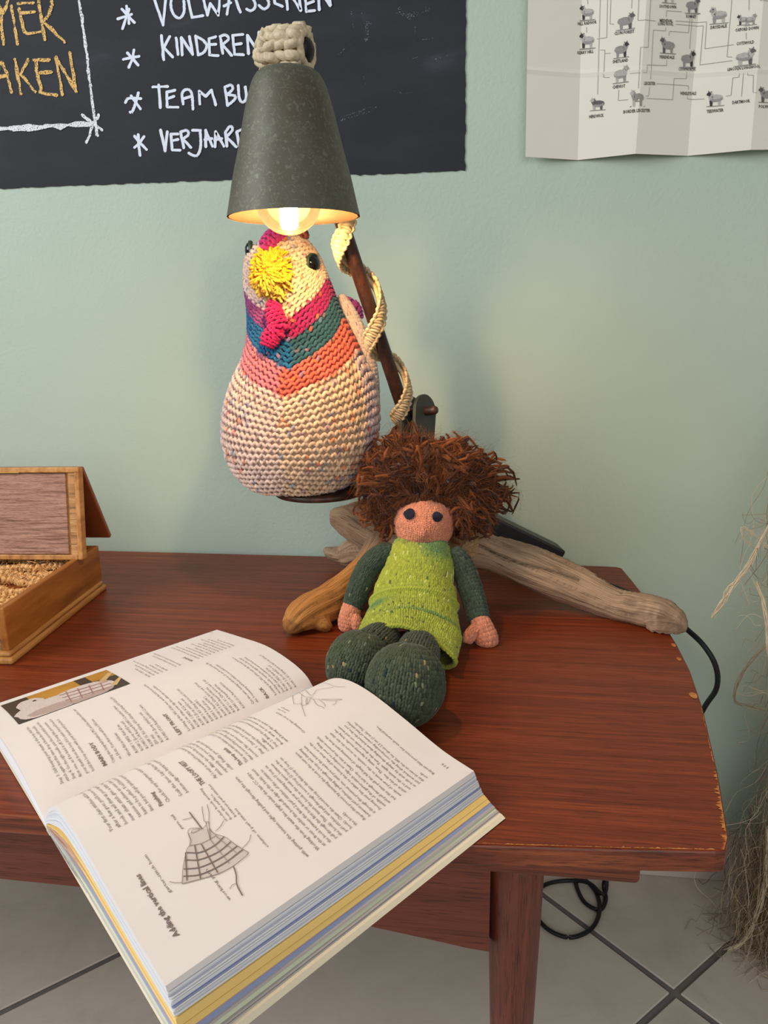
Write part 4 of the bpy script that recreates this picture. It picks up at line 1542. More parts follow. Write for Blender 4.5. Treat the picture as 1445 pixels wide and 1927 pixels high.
# crocheted edges: neckline, waist ridge and hem
ex_ = []
for v, r_ in ((.004, .0020), (.50, .0023), (.992, .0022)):
    for off in (0, 1):
        t = np.arange(400) / 400
        P = DS(t, np.full(400, v)) + surf_normals(DS, t, np.full(400, v)) * (.0012 + .001 * np.sin(t * 2 * np.pi * 52 + off * np.pi))[:, None]
        P[:, 2] += .0009 * np.cos(t * 2 * np.pi * 52 + off * np.pi)
        V, F, c = tubes(P[None], r_ * .8, 6, closed=True, C=np.broadcast_to(LIME * 1.06, (1, 400, 3)))
        ex_.append((V, F, c))
V, F, c = data
for V2, F2, c2 in ex_:
    F = np.vstack([F, F2 + len(V)]); V = np.vstack([V, V2]); c = np.vstack([c, c2])
u_, v_ = rng.random(1500), rng.random(1500)
yarn_part('dress', (V, F, c), doll, fuzz(DS(u_, v_), surf_normals(DS, u_, v_), 1300, .0045, .00005, np.broadcast_to(LIME * 1.25, (1500, 3)), rng))
# neck and body under the dress
T2 = Tube([(*(hc - hax * hr * .8), .018, .016), ring(794, 1040, -.262, 40, 36), ring(786, 1100, -.288, 50, 40), ring(772, 1180, -.335, 60, 40), ring(768, 1205, -.35, 40, 30)], xref=tuple(DX))
V = T2(*np.meshgrid(np.arange(24) / 24., np.linspace(0, 1, 24)))
V[..., 2] = np.maximum(V[..., 2], TABLE_Z + .004)
mk('body', V.reshape(-1, 3), grid_faces(24, 24, True), MAT['yarn'], doll, col=np.broadcast_to(SKIN, (576, 3)))


def limb(name, rings, cols, base, parent, rad=.00125, pitch=.0044, specks=(), p=.02, fzn=250, style='v', seed=1, floor_z=None):
    T = Tube(rings, xref=tuple(DX))
    if floor_z is not None:
        T.c[:, 2] = np.maximum(T.c[:, 2], floor_z + T.r[:, 1] * .9)
    rows_ = max(3, int(T.len / pitch))
    data = knit(T, cols, rows_, rad, heather(base, .12, specks, p), style, seed=seed)
    u_, v_ = rng.random(fzn), rng.random(fzn)
    fz_ = fuzz(T(u_, v_), surf_normals(T, u_, v_), fzn, .004, .00005, np.broadcast_to(np.asarray(base) * 1.35, (fzn, 3)), rng)
    return yarn_part(name, data, parent, fz_)


fl = [L3(120, 124, 96), L3(160, 140, 96), L3(38, 52, 58)]
armL = limb('arm', [ring(742, 1036, -.262, 4), ring(738, 1038, -.264, 14), ring(716, 1045, -.268, 18), ring(694, 1066, -.272, 19.5), ring(679, 1097, -.278, 20), ring(668, 1128, -.285, 18.5), ring(662, 1142, -.289, 16)],
            20, SLEEVE, doll, specks=fl, p=.008, seed=51)
knit_lump('hand', [ring(663, 1137, -.288, 14), ring(661, 1146, -.29, 15.5), ring(658, 1160, -.292, 17.5), ring(655, 1174, -.294, 17), ring(653, 1184, -.296, 13), ring(652, 1189, -.297, 4)],
          18, SKIN, armL, 'v', rad=.0014, pitch=.0042, xref=tuple(DX), fzn=120)
knit_lump('thumb', [ring(667, 1160, -.297, 7), ring(671, 1170, -.302, 8), ring(671, 1181, -.304, 7), ring(670, 1186, -.305, 2)], 8, SKIN, armL, 'v', rad=.0013, pitch=.004, xref=tuple(DX))
armR = limb('arm', [ring(846, 1040, -.262, 4), ring(849, 1043, -.264, 15), ring(863, 1055, -.267, 19), ring(877, 1084, -.274, 20), ring(888, 1118, -.285, 20), ring(897, 1150, -.299, 19), ring(902, 1168, -.307, 17)],
            20, SLEEVE, doll, specks=fl, p=.008, seed=52)
knit_lump('hand', [ring(901, 1164, -.306, 14), ring(905, 1174, -.309, 16), ring(910, 1188, -.312, 18.5), ring(915, 1202, -.315, 19), ring(917, 1214, -.317, 15.5), ring(918, 1222, -.318, 5)],
          20, SKIN, armR, 'v', rad=.0015, pitch=.0042, xref=tuple(DX), fzn=120)
knit_lump('thumb', [ring(897, 1180, -.314, 7), ring(888, 1190, -.321, 9), ring(881, 1202, -.326, 9), ring(879, 1210, -.328, 3)], 9, SKIN, armR, 'v', rad=.0014, pitch=.004, xref=tuple(DX))
# legs with round stuffed feet
f1 = pz(652, 1262, TABLE_Z + .0285) + np.array([.0080, .0150, 0])
f2 = pz(757, 1292, TABLE_Z + .0325) + np.array([.002, .004, 0])
for k, (fc, fr_, hip, cols_) in enumerate(((f1, .0285, ring(728, 1205, -.345, 22), 34), (f2, .0335, ring(790, 1212, -.345, 26), 38))):
    kn = (np.array(hip[:3]) + fc) / 2 + np.array([.003, .01, .004])
    ank = fc + nrm(kn - fc) * fr_ * .8
    leg = limb('leg', [hip, (*((np.array(hip[:3]) + kn) / 2), .019, .0185), (*kn, .0205, .019), (*ank, .0205, .019), (*(fc + nrm(kn - fc) * fr_ * .3), .012, .012)],
               22, LEGC, doll, specks=fl, p=.008, seed=61 + k, floor_z=TABLE_Z + .0015)
    fa = nrm(np.array([-.30, -.30, -.9])) if k == 0 else nrm(np.array([-.12, -.38, -.9]))
    pf = [(-.98, .2), (-.85, .55), (-.55, .86), (-.15, 1.0), (.2, .99), (.55, .84), (.8, .6), (.94, .34), (1.0, .06)]
    rg = []
    for h, r_ in pf:
        q = fc + fa * fr_ * 1.05 * h
        rg.append((q[0], q[1], q[2], fr_ * r_, fr_ * r_ * .93))
    T3 = Tube(rg, xref=tuple(DX))
    data = knit(T3, cols_, 19, .0015, heather(LEGC * .97, .16, fl, .008), 'v', seed=70 + k)
    data[0][:, 2] = np.maximum(data[0][:, 2], TABLE_Z + .0004)
    u_, v_ = rng.random(900), rng.random(900)
    yarn_part('foot', data, leg, fuzz(T3(u_, v_), surf_normals(T3, u_, v_), 700, .0035, .00006, np.broadcast_to(LEGC * 1.5, (900, 3)), rng))

# hair: hundreds of twisted mohair locks, each with loose fibres
g = np.random.default_rng(77)
s = PXM(-.25)
hcen = hc + np.array([.0, .012, .030])
RTf, UPf = nrm(np.array([.99, .14, 0])), np.array([0, 0, 1.0])
BKf = np.cross(UPf, RTf)                       # away from the viewer
HC1, HC2, HC3 = L3(84, 45, 25), L3(138, 78, 36), L3(50, 28, 20)


def env(a):
    """silhouette radius in photo pixels by direction (0 = right, 90 = up)"""
    pts = [(-120, 70), (-100, 62), (-80, 66), (-68, 118), (-52, 136), (-40, 140), (-25, 152), (-8, 168), (5, 172), (18, 148), (33, 122), (45, 112), (60, 102), (90, 92), (112, 98), (130, 118), (146, 140), (160, 144), (178, 142), (195, 140), (208, 134), (222, 134), (235, 128), (246, 96)]
    return np.interp((a + 120) % 360 - 120, [p[0] for p in pts], [p[1] for p in pts])


origin = py(806, 912, -.235)
locksP, locksR, locksC = [], [], []
fibP, fibC = [], []
n_l = 900
k = 0
tries = 0
while k < n_l and tries < 20000:
    tries += 1
    a = g.uniform(-118, 242)
    dep = g.normal() * .5
    ar = math.radians(a)
    scal = math.cos(min(1.2, abs(dep)))
    e = env(a) * s * (.60 + .42 * g.random() ** .6) * (1 + .07 * math.sin(a * .42) * math.sin(a * .13 + 1))
    tip = origin + RTf * math.cos(ar) * e * scal + UPf * math.sin(ar) * e * scal + BKf * (math.sin(np.clip(dep, -1.25, 1.25)) * .050)
    # root on the scalp, forehead stays free
    d0 = nrm(tip - hc + np.array([0, .006, .004]))
    root = hc + d0 * hr * .96
    low_front = (root - hc)[1] < -.25 * hr and (root - hc)[2] < .72 * hr
    if low_front: continue
    # keep locks from hanging across the face
    face_x, face_z = np.dot(tip - hc, RTf), (tip - hc)[2]
    if abs(face_x) < hr * 1.05 and face_z < hr * .95 and (tip - hc)[1] < hr * .3: continue
    mid = root * .45 + tip * .55 + UPf * .012 + g.normal(size=3) * .005
    wig = g.normal(size=3) * .009
    Q = catmull(np.array([root, root * .7 + mid * .3 + g.normal(size=3) * .003, mid, mid * .4 + tip * .6 + wig, tip + np.array([0, 0, -.004]) * (math.sin(ar) < .2)]), 14)
    t = np.linspace(0, 1, 14)
    Q = Q + (np.sin(t * 16 + g.uniform(0, 6))[:, None] * g.normal(size=3) * .0011)
    Q[:, 2] = np.maximum(Q[:, 2], TABLE_Z + .004)
    th_ = g.uniform(.0011, .0019)
    locksP.append(Q)
    locksR.append(th_ * (.75 + .35 * np.sin(t * 3.0) + .2 * np.sin(t * 19 + g.uniform(0, 6))) * np.where(t > .93, .55, 1))
    w_ = g.random()
    c0 = HC3 * (1 - w_) + HC1 * w_ if w_ < .62 else HC1 * (1 - (w_ - .62) / .38) + HC2 * ((w_ - .62) / .38)
    locksC.append(np.broadcast_to(c0, (14, 3)) * (1 + .12 * np.sin(t * 23 + k))[:, None])
    nf = 24
    for q in range(nf):
        i0 = g.integers(0, 9)
        seg = Q[i0:i0 + 6]
        off = g.normal(size=3) * .0016
        dv = g.normal(size=3) * .0078
        sp = seg + off + dv * np.linspace(0, 1, 6)[:, None] ** 1.5 + g.normal(size=(6, 3)) * .0005
        sp[:, 2] = np.maximum(sp[:, 2], TABLE_Z + .003)
        fibP.append(sp)
        m_ = g.random()
        fibC.append(np.broadcast_to(HC1 * (1 - m_) + L3(172, 100, 46) * m_, (6, 3)))
    k += 1
# fringe lying over the forehead
for q in range(60):
    x0 = g.uniform(-1, 1)
    root = hc + nrm(RTf * x0 * .9 + UPf * 1.0 - BKf * .25) * hr
    tip = hc + RTf * hr * x0 * 1.10 + UPf * hr * (.86 - .30 * x0 * x0 + g.normal() * .05) - BKf * hr * (.56 * math.sqrt(max(.05, 1 - x0 * x0 * .75)))
    mid = (root + tip) / 2 - BKf * .008 + UPf * .006
    Q = catmull(np.array([root, mid, tip, tip + np.array([g.normal() * .006 + .004 * x0, .002, -.001])]), 14)
    t = np.linspace(0, 1, 14)
    locksP.append(Q); locksR.append(g.uniform(.0013, .002) * np.where(t > .93, .5, 1) * np.ones(14))
    locksC.append(np.broadcast_to(HC1 * g.uniform(.6, 1.2), (14, 3)))
    for z_ in range(8):
        i0 = g.integers(0, 8)
        fibP.append(Q[i0:i0 + 6] + g.normal(size=3) * .0015 + g.normal(size=3) * .002 * np.linspace(0, 1, 6)[:, None])
        fibC.append(np.broadcast_to(HC2, (6, 3)))
V, F, c = tubes(np.array(locksP), np.array(locksR), 6, C=np.array(locksC))
V2, F2, c2 = tubes(np.array(fibP), np.full((len(fibP), 6), .00013) * np.linspace(1, .5, 6), 3, C=np.array(fibC))
Vc, Fc = ellipsoid(hc + np.array([0, .010, .012]), hr * 1.08, hr * .98, hr * 1.08)
keep = Vc
nV = len(V); nV2 = len(V2)
VV = np.vstack([V, V2]); FFn = np.vstack([F, F2 + nV]); CC = np.vstack([c, c2])
cap = (Vc[:, 1] > hc[1] - .25 * hr) | (Vc[:, 2] > hc[2] + .6 * hr)
Fcap = Fc[cap[Fc].all(1)]
VV2 = np.vstack([VV, Vc]); FF2 = np.vstack([FFn, Fcap + len(VV)]); CC2 = np.vstack([CC, np.broadcast_to(HC3, (len(Vc), 3))])
# the hair lies in front of the driftwood and lamp arm and beside the hen
cap_y = np.where(VV2[:, 2] < .622, -.222, -.213) - .012
cap_y = np.where((VV2[:, 2] > .665) & (VV2[:, 0] > -.140) & (VV2[:, 0] < -.045), -.252, cap_y)
y_ = VV2[:, 1]
VV2[:, 1] = np.where(y_ > cap_y, cap_y + .012 * np.tanh((y_ - cap_y) / .012), y_)
fi = np.interp(-VV2[:, 2], -h_z, np.arange(300))
hx_, hy_, hr_ = np.interp(fi, np.arange(300), h_x), np.interp(fi, np.arange(300), h_y), np.interp(fi, np.arange(300), h_r)
dx_, dy_ = VV2[:, 0] - hx_, VV2[:, 1] - hy_
dd_ = np.hypot(dx_, dy_)
push = (VV2[:, 2] > h_z.min()) & (dd_ < hr_ + .009)
VV2[:, 0] = np.where(push, hx_ + dx_ / np.maximum(dd_, 1e-4) * (hr_ + .009), VV2[:, 0])
VV2[:, 1] = np.where(push, hy_ + dy_ / np.maximum(dd_, 1e-4) * (hr_ + .009), VV2[:, 1])
px_, py_ = VV2[:, 0] - pc[0], VV2[:, 1] + .205
pd_ = np.hypot(px_, py_)
rim_ = (VV2[:, 2] < plz + .006) & (VV2[:, 2] > plz - .014) & (pd_ < .062)
VV2[:, 0] = np.where(rim_, pc[0] + px_ / np.maximum(pd_, 1e-4) * .062, VV2[:, 0])
VV2[:, 1] = np.where(rim_, -.205 + py_ / np.maximum(pd_, 1e-4) * .062, VV2[:, 1])
hair = yarn_part('hair', (VV2, FF2, CC2), doll)

# ================================================================== OPEN BOOK
BO = np.array([-.3002, -.6731, TABLE_Z])
BD = np.array([.5836, .8120, 0.]); BN = np.array([.7267, -.6870, 0.])
SL, SR = 0.0, .2574
NLp = [(.2034, .0333), (.1643, .0350), (.1187, .0385), (.0799, .0425), (.0566, .0425), (.0291, .0387), (.0022, .0201), (-.0092, .0085)]
NRp = [(.1924, .0227), (.1582, .0242), (.1142, .0316), (.0724, .0373), (.042, .0371), (.0175, .031), (-.0040, .018), (-.0165, .0055)]
FLp = [(-.0092, .0085), (-.037, .0152), (-.0782, .0205), (-.1293, .0193), (-.175, .014), (-.218, .006)]
FRp = [(-.0165, .0055), (-.0319, .0159), (-.0601, .0208), (-.1063, .021), (-.1641, .0123), (-.2183, .0032)]
# lower boundaries (covers)
NLb = [(.2224, .0006), (.1919, .0006), (.1543, .0008), (.1137, .0010), (.0656, .0012), (.030, .0012), (.010, .0012), (-.003, .0012)]
NRb = [(.2224, .0006), (.190, .0006), (.150, .0008), (.110, .0010), (.060, .0012), (.026, .0012), (.006, .0012), (-.008, .0012)]
FLb = [(-.003, .0012), (-.0438, .0010), (-.0891, .0008), (-.135, .0006), (-.18, .0006), (-.2215, .0006)]
FRb = [(-.008, .0012), (-.0379, .0010), (-.0638, .0008), (-.1058, .0006), (-.1641, .0006), (-.2215, .0006)]
NN = 41
nTL, nTR, nBL, nBR = [catmull(np.array(q), NN) for q in (NLp, NRp, NLb, NRb)]
fTL, fTR, fBL, fBR = [catmull(np.array(q), NN) for q in (FLp, FRp, FLb, FRb)]


def bpt(q, s):
    """profile points (w, z) at distance s along the spine -> world"""
    return BO + np.asarray(s)[..., None] * BD + q[..., 0:1] * BN + q[..., 1:2] * np.array([0, 0, 1.0])


def near_prof(f, k):
    """f = 0 cover .. 1 top page, k = 0 left end .. 1 right end"""
    B = nBL * (1 - k) + nBR * k
    T_ = nTL * (1 - k) + nTR * k
    # the ochre signatures sit low at the foot of the stack; the sections step outwards towards the cover
    fz_ = np.interp(f, [0, .52, 1], [0, .66 * (1 - k) + .36 * k, 1])
    a = np.clip(1 - np.linspace(0, 1, NN) / .30, 0, 1)
    fw_ = f * (1 - a) + a * np.interp(f, [0, .52, 1], [0, .52 * (1 - k) + .66 * k, 1])
    return np.stack([B[:, 0] * (1 - fw_) + T_[:, 0] * fw_, B[:, 1] * (1 - fz_) + T_[:, 1] * fz_], 1)


def far_prof(f, k):
    return (fBL * (1 - k) + fBR * k) * (1 - f) + (fTL * (1 - k) + fTR * k) * f


def page(q3, u, s):
    prof, = (q3,)
    return None


book = empty('open_book', (BO[0] + .05, BO[1] + .06, TABLE_Z))
tag(book, 'thick open knitting pattern book with pale printed pages hanging over table edge', 'book')
ks = np.linspace(0, 1, 15)


def block(name, prof, f0, f1, mat, ext=0.0, gap=0.0):
    """solid block of pages between heights f0 and f1 of the stack"""
    top_, bot = [], []
    for k in ks:
        s = SL + (SR - SL) * k
        qt, qb = prof(f1, k).copy(), prof(f0, k).copy()
        tt_ = np.linspace(0, 1, NN)
        qt[:, 0] += ext * (1 - tt_); qb[:, 0] += ext * (1 - tt_)
        if gap:
            dz = gap * np.exp(-((tt_ - .80) / .17) ** 2) * (1 - k * .7)
            qt[:, 1] -= dz
        top_.append(bpt(qt, np.full(NN, s)))
        bot.append(bpt(qb, np.full(NN, s)))
    A, B = np.array(top_), np.array(bot)
    n = len(ks)
    VA = np.vstack([A.reshape(-1, 3), B.reshape(-1, 3)])
    V = np.vstack([VA, VA])                     # sides keep vertices of their own so page faces shade smoothly
    o_, e_ = n * NN, 2 * n * NN
    F = grid_faces(n, NN).tolist() + [f[::-1] for f in grid_faces(n, NN, off=o_).tolist()]
    for i in range(n - 1):
        for j in (0, NN - 1):
            a, b_ = e_ + i * NN + j, e_ + (i + 1) * NN + j
            F.append([a, b_, b_ + o_, a + o_])
    for j in range(NN - 1):
        for i in (0, n - 1):
            a, b_ = e_ + i * NN + j, e_ + i * NN + j + 1
            F.append([a, b_, b_ + o_, a + o_])
    ob = mk(name, V, F, mat, book, smooth=False)
    me = ob.data
    fl_ = np.zeros(len(me.polygons), bool)
    fl_[:2 * (n - 1) * (NN - 1)] = True
    me.polygons.foreach_set('use_smooth', fl_)
    return ob


PM = lambda nm, c, v=.012: plain(nm, lin(*c), rough=.6, spec=.25, vary=v, scale=30)
white1, white2, white3 = PM('page_edges_white', (250, 250, 252)), PM('page_edges_grey', (226, 227, 232), .03), PM('page_edges_cool', (236, 237, 243), .03)
yel, mau, blu, grn, gry, crm, navy = (PM('ochre_pages', (252, 214, 132)), PM('mauve_print_line', (206, 160, 140)), PM('blue_pages', (158, 168, 204)),
                                      PM('pale_green_pages', (222, 228, 198)), PM('grey_pages', (190, 182, 178)), PM('cream_cover', (246, 232, 204)), PM('blue_print_line', (140, 148, 196)))
fcol = [(0, .085, crm), (.085, .105, gry), (.105, .125, white2), (.125, .14, gry), (.14, .215, grn), (.215, .245, gry), (.245, .315, blu),
        (.315, .33, mau), (.33, .40, yel), (.40, .415, mau), (.415, .505, yel)]
z = .505
for wdt, mt in ((.02, white3), (.022, white2), (.008, white1), (.03, white2), (.008, white3), (.028, white2), (.008, white1), (.02, white2), (.007, navy), (.03, white2),
                (.008, white1), (.026, white3), (.026, white2), (.007, white1), (.03, white2), (.01, white3), (.026, white2), (.006, navy), (.03, white2), (.008, white1), (.02, white3), (.02, white2)):
    fcol.append((z, z + wdt, mt)); z += wdt
fcol.append((z, 1.0, MAT['paper']))
for i, (a, b_, mt) in enumerate(fcol):
    step = .0008 * math.sin(i * 2.7) + (.0025 if i == 0 else 0)
    nm_ = 'cover' if i == 0 else ('page' if i == len(fcol) - 1 else 'page_section')
    block(nm_, near_prof, a, b_, mt, ext=step, gap=(.006 if .39 < b_ <= .506 else (.004 if .1 < b_ <= .39 else 0)))
fs = [(0, .10, crm), (.10, .20, grn), (.20, .28, white2), (.28, .44, white1), (.44, .47, white2), (.47, .64, white1), (.64, .67, white3), (.67, .84, white1), (.84, .87, white2), (.87, 1.0, MAT['paper'])]
for i, (a, b_, mt) in enumerate(fs):
    block('cover' if i == 0 else ('page' if i == len(fs) - 1 else 'page_section'), far_prof, a, b_, mt, ext=-.0008 * math.sin(i * 2.1))
# spine strip
sp = []
for k in (0, 1):
    s = SL + (SR - SL) * k
    a = nBL[-1] * (1 - k) + nBR[-1] * k
    sp += [bpt(np.array([[a[0] - .004, a[1] - .0012], [a[0] + .004, a[1] - .0012], [a[0] + .004, a[1] + .0004], [a[0] - .004, a[1] + .0004]]), np.full(4, s))]
V = np.vstack(sp)
mk('spine', V, [[0, 1, 2, 3], [7, 6, 5, 4], [0, 4, 5, 1], [1, 5, 6, 2], [2, 6, 7, 3], [3, 7, 4, 0]], crm, book, smooth=False)


def page_pt(side, s, u, lift=.0004):
    """point on the printed page: s metres from the page head along the spine, u fraction across (near: from fore edge, far: from gutter)"""
    k = np.clip(s / SR, 0, 1)
    L_, R_ = (nTL, nTR) if side == 'near' else (fTL, fTR)
    x = np.clip(u, 0, 1) * (NN - 1)
    i = np.minimum(x.astype(int), NN - 2)
    f = (x - i)[:, None]
    q = (L_[i] * (1 - f) + L_[i + 1] * f) * (1 - k)[:, None] + (R_[i] * (1 - f) + R_[i + 1] * f) * k[:, None]
    d = (L_[i + 1] - L_[i]) * (1 - k)[:, None] + (R_[i + 1] - R_[i]) * k[:, None]
    d = nrm(d)
    n = np.stack([-d[:, 1], d[:, 0]], 1)
    n = n * np.sign(n[:, 1:2] + 1e-9)
    q = q + n * lift
    return BO + s[:, None] * BD + q[:, 0:1] * BN + q[:, 1:2] * np.array([0, 0, 1.0])


PW = .216
